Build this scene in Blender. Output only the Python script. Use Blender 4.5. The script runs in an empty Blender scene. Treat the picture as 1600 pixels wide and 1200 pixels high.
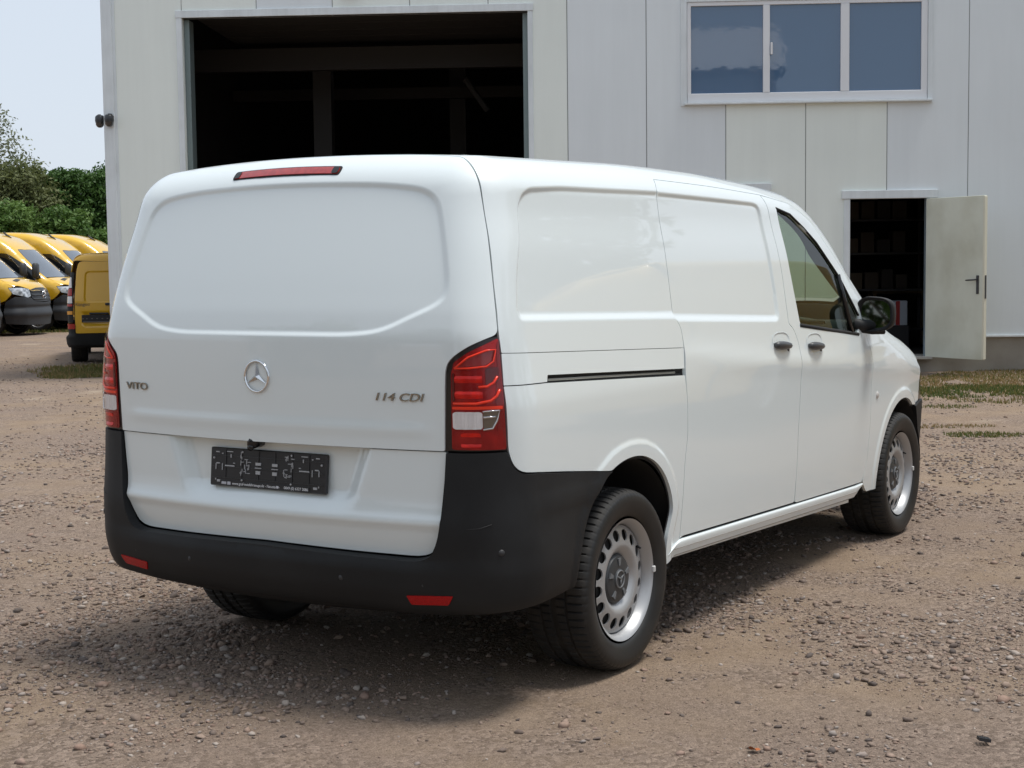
import bpy, math, random
import numpy as np
from mathutils import Matrix, Vector
from mathutils.geometry import delaunay_2d_cdt

# ------------------------------------------------------------------ camera, sky, sun, exposure
scene = bpy.context.scene
cam_d = bpy.data.cameras.new('camera')
cam = bpy.data.objects.new('camera', cam_d)
scene.collection.objects.link(cam)
CAM = np.array([-4.84653, -3.49838, 1.48317])
c_r, c_u, c_f = (0.53118257, -0.84717132, -0.012076), (0.07195773, 0.0309073, 0.9969287), (0.84419616, 0.53042011, -0.07737795)
cam.matrix_world = Matrix(((c_r[0], c_u[0], -c_f[0], CAM[0]), (c_r[1], c_u[1], -c_f[1], CAM[1]), (c_r[2], c_u[2], -c_f[2], CAM[2]), (0, 0, 0, 1)))
cam_d.sensor_width = 36.0
cam_d.lens = 53.11
cam_d.clip_start = 0.05
cam_d.clip_end = 2000
scene.camera = cam

SUN_ELEV = math.radians(71)
SUN_DIR = Vector((0.50, -0.86, 0)).normalized() * math.cos(SUN_ELEV) + Vector((0, 0, math.sin(SUN_ELEV)))   # towards the sun
world = bpy.data.worlds.new('World')
scene.world = world
world.use_nodes = True
wn = world.node_tree
for n in list(wn.nodes): wn.nodes.remove(n)
w_out = wn.nodes.new('ShaderNodeOutputWorld')
w_bg = wn.nodes.new('ShaderNodeBackground')
w_sky = wn.nodes.new('ShaderNodeTexSky')
w_sky.sky_type = 'NISHITA'
w_sky.sun_disc = False
w_sky.sun_elevation = SUN_ELEV
w_sky.sun_rotation = math.atan2(SUN_DIR.x, SUN_DIR.y)
w_sky.air_density = 1.2
w_sky.dust_density = 1.5
w_sky.ozone_density = 1.0
w_mix = wn.nodes.new('ShaderNodeMixRGB')          # thin even cloud veil over the blue
w_mix.inputs[0].default_value = 0.93
w_mix.inputs[2].default_value = (3.22, 3.55, 4.02, 1)
wn.links.new(w_sky.outputs[0], w_mix.inputs[1])
wn.links.new(w_mix.outputs[0], w_bg.inputs[0])
w_bg.inputs[1].default_value = 0.10
wn.links.new(w_bg.outputs[0], w_out.inputs[0])

sun_d = bpy.data.lights.new('sun', 'SUN')
sun_d.energy = 1.6
sun_d.angle = math.radians(16)
sun_d.color = (1.0, 0.965, 0.91)
sun = bpy.data.objects.new('sun', sun_d)
scene.collection.objects.link(sun)
sun.rotation_euler = (-SUN_DIR).to_track_quat('-Z', 'Y').to_euler()

vs = scene.view_settings
vs.view_transform = 'Standard'
vs.look = 'None'
vs.exposure = 1.10
vs.gamma = 1.0
scene.render.resolution_x, scene.render.resolution_y = 1024, 768
scene.cycles.max_bounces = 8
scene.cycles.transparent_max_bounces = 16

# ------------------------------------------------------------------ materials
MATS = {}
def mat(name, col, rough=0.5, metal=0.0, coat=0.0, coat_rough=0.03, spec=0.5, noise=None, bump=None, ior=1.5):
    """Principled; noise = (scale, colour2, low, high[, detail]); bump = (scale, strength, distance)"""
    if name in MATS: return MATS[name]
    m = bpy.data.materials.new(name); m.use_nodes = True
    nt = m.node_tree; b = nt.nodes['Principled BSDF']
    b.inputs['Base Color'].default_value = (*col, 1)
    b.inputs['Roughness'].default_value = rough
    b.inputs['Metallic'].default_value = metal
    b.inputs['IOR'].default_value = ior
    b.inputs['Specular IOR Level'].default_value = spec
    b.inputs['Coat Weight'].default_value = coat
    b.inputs['Coat Roughness'].default_value = coat_rough
    if noise or bump:
        tc = nt.nodes.new('ShaderNodeTexCoord')
    if noise:
        t = nt.nodes.new('ShaderNodeTexNoise'); t.inputs['Scale'].default_value = noise[0]
        t.inputs['Detail'].default_value = noise[4] if len(noise) > 4 else 6
        nt.links.new(tc.outputs['Object'], t.inputs['Vector'])
        r = nt.nodes.new('ShaderNodeValToRGB')
        r.color_ramp.elements[0].position = noise[2]; r.color_ramp.elements[1].position = noise[3]
        r.color_ramp.elements[0].color = (*col, 1); r.color_ramp.elements[1].color = (*noise[1], 1)
        nt.links.new(t.outputs[0], r.inputs[0]); nt.links.new(r.outputs[0], b.inputs['Base Color'])
    if bump:
        t2 = nt.nodes.new('ShaderNodeTexNoise'); t2.inputs['Scale'].default_value = bump[0]; t2.inputs['Detail'].default_value = 4
        nt.links.new(tc.outputs['Object'], t2.inputs['Vector'])
        bp = nt.nodes.new('ShaderNodeBump'); bp.inputs['Strength'].default_value = bump[1]; bp.inputs['Distance'].default_value = bump[2]
        nt.links.new(t2.outputs[0], bp.inputs['Height']); nt.links.new(bp.outputs[0], b.inputs['Normal'])
    MATS[name] = m
    return m
def streaks(m, lo=.972, hi=1.015, sc=(5, 5, .35), base_dirt=0.0):
    """faint rain streaks running down a sheet"""
    nt = m.node_tree; b = nt.nodes['Principled BSDF']; src = b.inputs['Base Color'].links[0].from_socket
    tc = nt.nodes.new('ShaderNodeTexCoord'); mp = nt.nodes.new('ShaderNodeMapping'); mp.inputs['Scale'].default_value = sc
    t = nt.nodes.new('ShaderNodeTexNoise'); t.inputs['Scale'].default_value = 1.0; t.inputs['Detail'].default_value = 7; t.inputs['Roughness'].default_value = .65
    r = nt.nodes.new('ShaderNodeMapRange'); r.inputs[1].default_value = .3; r.inputs[2].default_value = .62; r.inputs[3].default_value = lo; r.inputs[4].default_value = hi
    x = nt.nodes.new('ShaderNodeMixRGB'); x.blend_type = 'MULTIPLY'; x.inputs[0].default_value = 1
    nt.links.new(tc.outputs['Object'], mp.inputs[0]); nt.links.new(mp.outputs[0], t.inputs['Vector']); nt.links.new(t.outputs[0], r.inputs[0])
    nt.links.new(src, x.inputs[1]); nt.links.new(r.outputs[0], x.inputs[2]); nt.links.new(x.outputs[0], b.inputs['Base Color'])
    return m
def glass(name, tint, gloss=0.02, ior=1.5):
    """thin sheet of glass: tinted see-through with a Fresnel reflection"""
    if name in MATS: return MATS[name]
    m = bpy.data.materials.new(name); m.use_nodes = True
    nt = m.node_tree; nt.nodes.remove(nt.nodes['Principled BSDF'])
    o = nt.nodes['Material Output']
    tr = nt.nodes.new('ShaderNodeBsdfTransparent'); tr.inputs[0].default_value = (*tint, 1)
    gl = nt.nodes.new('ShaderNodeBsdfGlossy'); gl.inputs['Roughness'].default_value = gloss
    fr = nt.nodes.new('ShaderNodeFresnel'); fr.inputs[0].default_value = ior
    mx = nt.nodes.new('ShaderNodeMixShader')
    ge = nt.nodes.new('ShaderNodeNewGeometry'); mr = nt.nodes.new('ShaderNodeMapRange')      # a thin sheet reflects alike from both sides
    mr.inputs[3].default_value = ior; mr.inputs[4].default_value = 1/ior
    nt.links.new(ge.outputs['Backfacing'], mr.inputs[0]); nt.links.new(mr.outputs[0], fr.inputs[0])
    nt.links.new(fr.outputs[0], mx.inputs[0]); nt.links.new(tr.outputs[0], mx.inputs[1]); nt.links.new(gl.outputs[0], mx.inputs[2])
    nt.links.new(mx.outputs[0], o.inputs[0])
    MATS[name] = m
    return m

WHITE = mat('white_car_paint', (0.735, 0.795, 0.800), 0.40, coat=1.0, coat_rough=0.025)
YELLOW = mat('yellow_car_paint', (0.72, 0.43, 0.010), 0.4, coat=1.0, coat_rough=0.05)
YELLOW2 = mat('deep_yellow_car_paint', (0.78, 0.43, 0.007), 0.4, coat=0.8, coat_rough=0.06)
BLACKP = mat('black_grained_plastic', (0.030, 0.031, 0.033), 0.55, noise=(5, (0.036, 0.037, 0.039), .4, .6), bump=(900, .25, .001))
BLACKG = mat('grey_bumper_plastic', (0.0095, 0.010, 0.011), 0.58, spec=.32, noise=(4, (0.014, 0.0148, 0.0158), .4, .65), bump=(400, .15, .001))
GLOSSBLK = mat('gloss_black_plastic', (0.012, 0.012, 0.013), 0.12)
SEAL = mat('seam_rubber', (0.010, 0.010, 0.011), 0.8)
VOID = mat('unlit_underbody', (0.012, 0.012, 0.012), 0.9)
RUBBER = mat('tyre_rubber', (0.015, 0.0145, 0.014), 0.75, noise=(14, (0.036, 0.032, 0.027), .45, .75), bump=(300, .1, .001))
SIDEWALL = mat('tyre_sidewall_rubber', (0.011, 0.011, 0.011), 0.5, noise=(9, (0.018, 0.0175, 0.016), .4, .7))
STEEL = mat('silver_wheel_paint', (0.41, 0.415, 0.42), 0.40, metal=0.5, noise=(7, (0.40, 0.40, 0.40), .5, .8))
CAPGREY = mat('wheel_cap_plastic', (0.035, 0.038, 0.041), 0.4)
CHROME = mat('chrome', (0.75, 0.76, 0.77), 0.08, metal=1.0)
BADGE = mat('badge_chrome', (0.34, 0.33, 0.30), 0.12, metal=1.0)
GLASS = glass('green_car_glass', (0.62, 0.72, 0.58))
WSGLASS = glass('windscreen_glass', (0.70, 0.80, 0.70))
LENS = glass('clear_lamp_cover', (0.95, 0.93, 0.93), 0.02, 1.28)

# ------------------------------------------------------------------ object helpers
COL = scene.collection
def link(name, me, parent=None, mats=(), loc=None, rot=None):
    o = bpy.data.objects.new(name, me)
    COL.objects.link(o)
    if parent is not None: o.parent = parent
    if me is not None and not me.materials:
        for m in mats: me.materials.append(m)
    if loc is not None: o.location = loc
    if rot is not None: o.rotation_euler = rot
    return o
def tag(o, label=None, cat=None, group=None, kind=None):
    if label: o['label'] = label
    if cat: o['category'] = cat
    if group: o['group'] = group
    if kind: o['kind'] = kind
    return o
def empty(name, loc=(0, 0, 0), rz=0.0, label=None, cat=None, group=None):
    o = bpy.data.objects.new(name, None)
    COL.objects.link(o)
    o.empty_display_size = 0.2
    o.location = loc; o.rotation_euler = (0, 0, rz)
    return tag(o, label, cat, group)
def mesh(verts, faces, smooth=False, midx=None):
    me = bpy.data.meshes.new('m')
    me.from_pydata([tuple(map(float, v)) for v in verts], [], [tuple(map(int, f)) for f in faces])
    if midx is not None: me.polygons.foreach_set('material_index', np.asarray(midx, np.int32))
    if smooth: me.polygons.foreach_set('use_smooth', np.ones(len(me.polygons), bool))
    me.update()
    return me
class MB:
    """collects shapes for one mesh object"""
    def __init__(s): s.v = []; s.f = []; s.m = []
    def add(s, v, f, m=0):
        k = len(s.v); s.v += [tuple(p) for p in v]; s.f += [tuple(i + k for i in q) for q in f]; s.m += [m] * len(f); return s
    def box(s, x0, x1, y0, y1, z0, z1, m=0, b=0.0):
        """axis box, chamfered by b"""
        if b <= 0:
            v = [(x, y, z) for z in (z0, z1) for y in (y0, y1) for x in (x0, x1)]
            return s.add(v, [(0, 2, 3, 1), (4, 5, 7, 6), (0, 1, 5, 4), (2, 6, 7, 3), (0, 4, 6, 2), (1, 3, 7, 5)], m)
        lo, hi = (x0, y0, z0), (x1, y1, z1)
        v = []; idx = {}
        for cx in (0, 1):
            for cy in (0, 1):
                for cz in (0, 1):
                    c = (cx, cy, cz)
                    for a in range(3):
                        p = [(lo[i] + b if c[i] == 0 else hi[i] - b) for i in range(3)]
                        p[a] = lo[a] if c[a] == 0 else hi[a]
                        idx[c, a] = len(v); v.append(tuple(p))
        f = []
        for a in range(3):
            o1, o2 = (a + 1) % 3, (a + 2) % 3
            for e in (0, 1):
                q = []
                for p1, p2 in ((0, 0), (1, 0), (1, 1), (0, 1)):
                    c = [0, 0, 0]; c[a] = e; c[o1] = p1; c[o2] = p2
                    q.append(idx[tuple(c), a])
                f.append(q if e else q[::-1])
        for a in range(3):           # edge chamfers along axis a
            o1, o2 = (a + 1) % 3, (a + 2) % 3
            for p1 in (0, 1):
                for p2 in (0, 1):
                    c0 = [0, 0, 0]; c0[o1] = p1; c0[o2] = p2; c1 = list(c0); c1[a] = 1
                    q = [idx[tuple(c0), o1], idx[tuple(c1), o1], idx[tuple(c1), o2], idx[tuple(c0), o2]]
                    f.append(q if (p1 + p2) % 2 == 1 else q[::-1])
        for cx in (0, 1):
            for cy in (0, 1):
                for cz in (0, 1):
                    q = [idx[(cx, cy, cz), a] for a in range(3)]
                    f.append(q if (cx + cy + cz) % 2 == 1 else q[::-1])
        return s.add(v, f, m)
    def tube(s, pts, r, n=8, m=0, cap=True):
        pts = [Vector(p) for p in pts]; rs = r if hasattr(r, '__len__') else [r] * len(pts)
        v = []; f = []
        up = None
        for i, p in enumerate(pts):
            d = (pts[min(i + 1, len(pts) - 1)] - pts[max(i - 1, 0)]).normalized()
            if up is None: up = d.orthogonal().normalized()
            up = (up - d * up.dot(d)).normalized(); w = d.cross(up)
            for k in range(n):
                a = 2 * math.pi * k / n
                v.append(tuple(p + (up * math.cos(a) + w * math.sin(a)) * rs[i]))
        for i in range(len(pts) - 1):
            for k in range(n):
                a, b2 = i * n + k, i * n + (k + 1) % n
                f.append((a, b2, b2 + n, a + n))
        if cap: f += [tuple(range(n))[::-1], tuple((len(pts) - 1) * n + k for k in range(n))]
        return s.add(v, f, m)
    def lathe(s, prof, n=48, axis='y', m=0, c=(0, 0, 0), close=False):
        """prof: (radius, along axis)"""
        v = []; f = []
        for k in range(n):
            a = 2 * math.pi * k / n; ca, sa = math.cos(a), math.sin(a)
            for r, t in prof:
                if axis == 'y': v.append((c[0] + r * ca, c[1] + t, c[2] + r * sa))
                elif axis == 'z': v.append((c[0] + r * ca, c[1] + r * sa, c[2] + t))
                else: v.append((c[0] + t, c[1] + r * ca, c[2] + r * sa))
        L = len(prof)
        for k in range(n):
            k2 = (k + 1) % n
            for i in range(L - 1 + (1 if close else 0)):
                j = (i + 1) % L
                f.append((k * L + i, k * L + j, k2 * L + j, k2 * L + i))
        return s.add(v, f, m)
    def build(s, name, mats, parent=None, smooth=False, loc=None, rot=None, angle=None):
        me = mesh(s.v, s.f, smooth, s.m if any(s.m) else None)
        if angle is not None: shade(me, angle)
        return link(name, me, parent, mats if isinstance(mats, (list, tuple)) else (mats,), loc, rot)
def shade(me, angle=35):
    """smooth with sharp edges by angle"""
    me.polygons.foreach_set('use_smooth', np.ones(len(me.polygons), bool))
    try: me.set_sharp_from_angle(angle=math.radians(angle))
    except Exception: pass
def copy_tree(o, parent=None):
    c = o.copy(); COL.objects.link(c); c.parent = parent
    for ch in list(o.children): copy_tree(ch, c)
    return c
def text_mesh(body, size, depth, align='CENTER', shear=0.0, xs=1.0):
    cu = bpy.data.curves.new('t', 'FONT'); cu.body = body; cu.size = size; cu.extrude = depth; cu.align_x = align; cu.align_y = 'CENTER'; cu.shear = shear
    o = bpy.data.objects.new('t', cu); COL.objects.link(o)
    dg = bpy.context.evaluated_depsgraph_get(); dg.update()
    me = bpy.data.meshes.new_from_object(o.evaluated_get(dg))
    bpy.data.objects.remove(o); bpy.data.curves.remove(cu)
    if xs != 1.0: me.transform(Matrix.Diagonal((xs, 1, 1, 1)))
    return me
# ------------------------------------------------------------------ curved sheet-metal panels
def crv(pts):
    X = np.array([a for a, b in pts], float); Y = np.array([b for a, b in pts], float)
    h = np.diff(X); d = np.diff(Y) / h; m = np.zeros(len(X))
    for i in range(1, len(X) - 1):
        if d[i - 1] * d[i] > 0:
            w1 = 2 * h[i] + h[i - 1]; w2 = h[i] + 2 * h[i - 1]; m[i] = (w1 + w2) / (w1 / d[i - 1] + w2 / d[i])
    m[0] = d[0]; m[-1] = d[-1]
    def f(x):
        x = np.asarray(x, float); i = np.clip(np.searchsorted(X, x) - 1, 0, len(h) - 1)
        t = (x - X[i]) / h[i]; tc = np.clip(t, 0, 1)
        v = (2*tc**3 - 3*tc**2 + 1)*Y[i] + (tc**3 - 2*tc**2 + tc)*h[i]*m[i] + (-2*tc**3 + 3*tc**2)*Y[i+1] + (tc**3 - tc**2)*h[i]*m[i+1]
        return v + np.where(t < 0, t*h[i]*m[i], 0) + np.where(t > 1, (t - 1)*h[i]*m[i+1], 0)
    return f
def smax(a, b, r):
    k = (a > -r) & (b > -r)
    return np.where(k, np.sqrt(np.maximum(a + r, 0)**2 + np.maximum(b + r, 0)**2) - r, np.maximum(a, b))
def sstep(x, a, b):
    t = np.clip((x - a) / (b - a), 0, 1); return t*t*(3 - 2*t)
def polysdf(px, py, poly):
    """signed distance to a closed 2-D polygon, negative inside"""
    P = np.asarray(poly, float); d = np.full(len(px), 1e9); ins = np.zeros(len(px), bool)
    for i in range(len(P)):
        ax, ay = P[i]; bx, by = P[(i + 1) % len(P)]
        ex, ey = bx - ax, by - ay; wx, wy = px - ax, py - ay
        t = np.clip((wx*ex + wy*ey) / (ex*ex + ey*ey + 1e-12), 0, 1)
        d = np.minimum(d, (wx - ex*t)**2 + (wy - ey*t)**2)
        c = ((ay <= py) & (by > py)) | ((by <= py) & (ay > py))
        with np.errstate(divide='ignore', invalid='ignore'):
            xi = ax + (py - ay) * ex / (ey if abs(ey) > 1e-12 else 1e-12)
        ins ^= c & (px < xi)
    return np.where(ins, -1, 1) * np.sqrt(d)
def rounded(pts, rad=0.02, seg=5):
    """polygon with its corners rounded; a point may carry its own radius as third value"""
    out = []; n = len(pts)
    for i in range(n):
        p = np.array(pts[i][:2], float); a = np.array(pts[i - 1][:2], float); b = np.array(pts[(i + 1) % n][:2], float)
        r = pts[i][2] if len(pts[i]) > 2 else rad
        la, lb = np.linalg.norm(a - p), np.linalg.norm(b - p)
        ra, rb = min(r, la * .48), min(r, lb * .48)
        if r <= 0 or la < 1e-6 or lb < 1e-6: out.append(p); continue
        s0, s1 = p + (a - p) / la * ra, p + (b - p) / lb * rb
        for k in range(seg + 1):
            t = k / seg; out.append((1 - t)**2 * s0 + 2 * t * (1 - t) * p + t * t * s1)
    return out
def densify(pts, step):
    out = []; n = len(pts)
    for i in range(n):
        a, b = np.array(pts[i]), np.array(pts[(i + 1) % n]); L = np.linalg.norm(b - a)
        if L < 1e-5: continue
        k = max(1, int(math.ceil(L / step)))
        for j in range(k): out.append(a + (b - a) * j / k)
    return np.array(out)
def inset_poly(P, d):
    A = 0.5 * np.sum(P[:, 0] * np.roll(P[:, 1], -1) - np.roll(P[:, 0], -1) * P[:, 1])
    if A < 0: P = P[::-1]
    e = np.roll(P, -1, 0) - np.roll(P, 1, 0); L = np.linalg.norm(e, axis=1)[:, None] + 1e-9; e = e / L
    nrm = np.stack([-e[:, 1], e[:, 0]], 1)
    return P + nrm * d
def cut_holes(q, fo, rings):
    Fa = np.array([list(f) for f in fo]); c = q[Fa].mean(1)
    k = polysdf(c[:, 0], c[:, 1], rings[0]) < 0
    for h in rings[1:]: k &= polysdf(c[:, 0], c[:, 1], h) > 0
    return Fa[k].tolist()
class Shell:
    """A smooth closed car-body surface F = 0 and projections onto it."""
    def __init__(s, F, zc, rc=0.0, fc=3.2, zt=1.5):
        s.F = F; s.zc = zc; s.rc = rc; s.fc = fc; s.zt = zt
    def solve(s, O, D, t0=0.0, t1=2.6):
        a = np.full(len(O), t0); b = np.full(len(O), t1)
        for _ in range(27):
            m = (a + b) / 2; P = O + D * m[:, None]
            k = s.F(P[:, 0], P[:, 1], P[:, 2]) < 0
            a = np.where(k, m, a); b = np.where(k, b, m)
        return O + D * a[:, None]
    # side map (x, v): horizontal rays up to zc(x), then fanning up over the roof
    def S(s, q):
        x, v = q[:, 0], q[:, 1]; zc = s.zc(x); vc = zc + .4 * math.pi
        far = v > vc; v = np.where(far, 2 * vc - v, v); th = np.maximum(0, (v - zc) / .8)
        O = np.stack([x, 0*x, np.minimum(v, zc)], 1); D = np.stack([0*x, np.where(far, 1, -1) * np.cos(th), np.sin(th)], 1)
        return s.solve(O, D), D
    def flipS(s, q):       # the same place on the left side
        return (q[0], 2 * (float(s.zc(np.array([q[0]]))[0]) + .4 * math.pi) - q[1], *q[2:])
    def toS(s, P):
        x, y, z = P; zc = float(s.zc(np.array([x]))[0])
        return (x, z if z <= zc else zc + .8 * math.atan2(z - zc, abs(y)))
    # rear map (s, t): rays round a vertical axis at x = rc
    def R(s, q, sg=-1.0, c=None):
        c = s.rc if c is None else c
        ph, t = q[:, 0] / .9, q[:, 1]; th = np.maximum(0, (t - s.zt) / .75)
        O = np.stack([0*ph + c, 0*ph, np.minimum(t, s.zt)], 1)
        D = np.stack([sg*np.cos(ph)*np.cos(th), -np.sin(ph)*np.cos(th), np.sin(th)], 1)
        return s.solve(O, D), D
    def Fr(s, q): return s.R(q, 1.0, s.fc)
    def toR(s, P, sg=-1.0, c=None):
        c = s.rc if c is None else c
        x, y, z = P; h = math.hypot(x - c, y)
        return (.9 * math.atan2(-y, sg * (x - c)), z if z <= s.zt else s.zt + .75 * math.atan2(z - s.zt, h))
    def toF(s, P): return s.toR(P, 1.0, s.fc)
    # top map (x, y): vertical rays
    def H(s, q):
        O = np.stack([q[:, 0], q[:, 1], 0*q[:, 0] + .55], 1); D = np.zeros_like(O); D[:, 2] = 1
        return s.solve(O, D), D
    def toH(s, P): return (P[0], P[1])
    # single points
    def ptS(s, x, z):      # right side, at length x and height z
        return tuple(s.solve(np.array([[x, 0, z]], float), np.array([[0, -1., 0]]))[0])
    def ptR(s, y, z, c=None):
        return tuple(s.solve(np.array([[s.rc if c is None else c, y, z]], float), np.array([[-1., 0, 0]]))[0])
    def ptF(s, y, z): return tuple(s.solve(np.array([[s.fc, y, z]], float), np.array([[1., 0, 0]]))[0])
    def ptH(s, x, y): return tuple(s.solve(np.array([[x, y, .55]], float), np.array([[0, 0, 1.]]))[0])
def panel(name, mp, outline, mats, parent, holes=(), sp=.035, disp=None, fine=None, fsp=.011, inset=.0015, flange=.014, lip=.012, lip_at=None, rad=.012, mirror=None, base=0.0, contours=()):
    """One pressed panel: outline in the map's own 2-D coordinates, laid on the shell, edges folded in, rubber behind the joint.
       disp(q, P) lifts the surface along its normal; fine(q) marks where the mesh must be dense."""
    def fn(q):
        P, D = mp(q)
        e = 1.5e-3
        Pa, _ = mp(q + [e, 0]); Pb, _ = mp(q + [0, e])
        n = np.cross(Pa - P, Pb - P); n /= np.linalg.norm(n, axis=1)[:, None] + 1e-12
        n *= np.where((n * D).sum(1) < 0, -1, 1)[:, None]
        return P, n, D
    def full(q):
        P, n, D = fn(q)
        if disp is None: return P + n * base, n, D
        return P + n * (base + disp(q, P))[:, None], n, D
    rings = []
    for k, ol in enumerate([outline] + list(holes)):
        r = densify(rounded(ol, rad), sp * .6)
        rings.append(inset_poly(r, inset if k == 0 else -inset))
    lo, hi = rings[0].min(0), rings[0].max(0)
    def grid(step):
        gx, gy = np.meshgrid(np.arange(lo[0] + step/2, hi[0], step), np.arange(lo[1] + step/2, hi[1], step))
        return np.stack([gx.ravel(), gy.ravel()], 1)
    g = grid(sp)
    if fine is not None:
        g = g[~fine(g)]; g2 = grid(fsp); g2 = g2[fine(g2)]; g = np.concatenate([g, g2])
    d = polysdf(g[:, 0], g[:, 1], rings[0]); k = d < -sp * .28
    for h in rings[1:]: k &= polysdf(g[:, 0], g[:, 1], h) > sp * .28
    g = g[k]
    for poly, offs in contours:               # rows of points that follow a pressed edge
        cp = densify([np.array(p[:2]) for p in poly], .018)
        sd = polysdf(g[:, 0], g[:, 1], cp)
        g = g[(sd < -max(offs) - .006) | (sd > -min(offs) + .006)]
        ex = np.concatenate([inset_poly(cp, o) for o in offs])
        k = polysdf(ex[:, 0], ex[:, 1], rings[0]) < -.004
        for h in rings[1:]: k &= polysdf(ex[:, 0], ex[:, 1], h) > .004
        g = np.concatenate([g, ex[k]])
    V = []; E = []
    for r in rings:
        b = len(V); V += [Vector(p) for p in r]; E += [(b + i, b + (i + 1) % len(r)) for i in range(len(r))]
    V += [Vector(p) for p in g]
    vo, _, fo, *_ = delaunay_2d_cdt(V, E, [], 1, 1e-5)
    q = np.array([(v.x, v.y) for v in vo]); faces = cut_holes(q, fo, rings)
    P, n0, D = full(q)
    if disp is not None:                      # true normals of the displaced surface
        e = 2.5e-3
        Pa, _, _ = full(q + [e, 0]); Pb, _, _ = full(q + [0, e]); Pc, _, _ = full(q - [e, 0]); Pd, _, _ = full(q - [0, e])
        n = np.cross(Pa - Pc, Pb - Pd); n /= np.linalg.norm(n, axis=1)[:, None] + 1e-12
        n *= np.where((n * D).sum(1) < 0, -1, 1)[:, None]
    else: n = n0
    Fa = np.array(faces)
    gn = np.cross(P[Fa[:, 1]] - P[Fa[:, 0]], P[Fa[:, 2]] - P[Fa[:, 0]])
    flip = (gn * n[Fa[:, 0]]).sum(1) < 0
    Fa[flip] = Fa[flip][:, ::-1]
    cnt = {}
    for t in Fa:
        for a, b in ((t[0], t[1]), (t[1], t[2]), (t[2], t[0])): cnt[(a, b)] = 1
    bed = [(a, b) for (a, b) in cnt if (b, a) not in cnt]
    verts = [*P]; allf = [list(t) for t in Fa]; midx = [0] * len(allf)
    ln = [n[i] for t in Fa for i in t]
    if flange > 0:
        out = {}
        for a, b in bed:                       # outward in-surface direction at the border
            t = P[b] - P[a]; o = np.cross(t, n0[a]); o /= np.linalg.norm(o) + 1e-12
            out.setdefault(a, []).append(o); out.setdefault(b, []).append(o)
        i1 = {}; i2 = {}
        for i, os_ in out.items():
            o = np.mean(os_, 0); o /= np.linalg.norm(o) + 1e-12
            i1[i] = len(verts); verts.append(P[i] - n0[i] * flange + o * .0006)
            if lip > 0: i2[i] = len(verts); verts.append(P[i] - n0[i] * flange + o * lip)
        for a, b in bed:
            fq = [b, a, i1[a], i1[b]]
            fn_ = np.cross(verts[fq[1]] - verts[fq[0]], verts[fq[2]] - verts[fq[0]]); fn_ /= np.linalg.norm(fn_) + 1e-12
            allf.append(fq); midx.append(0); ln += [fn_] * 4
            if lip > 0 and (lip_at is None or lip_at(P[a])):
                fq = [i1[b], i1[a], i2[a], i2[b]]
                allf.append(fq); midx.append(1); ln += [n0[a]] * 4
    def make(nm, sgn):
        vv = np.array(verts); nn = np.array(ln); ff = allf
        if sgn < 0:
            vv = vv * [1, -1, 1]; ff = [f[::-1] for f in allf]
            k = 0; res = []
            for f in allf: res += list(nn[k:k + len(f)][::-1] * [1, -1, 1]); k += len(f)
            nn = np.array(res)
        me = mesh(vv, ff, True, midx)
        me.normals_split_custom_set([tuple(x) for x in nn])
        return link(nm, me, parent, (*mats, SEAL) if len(mats) == 1 else mats)
    o = make(name, 1)
    if mirror: return o, make(mirror if isinstance(mirror, str) else name, -1)
    return o
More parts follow.
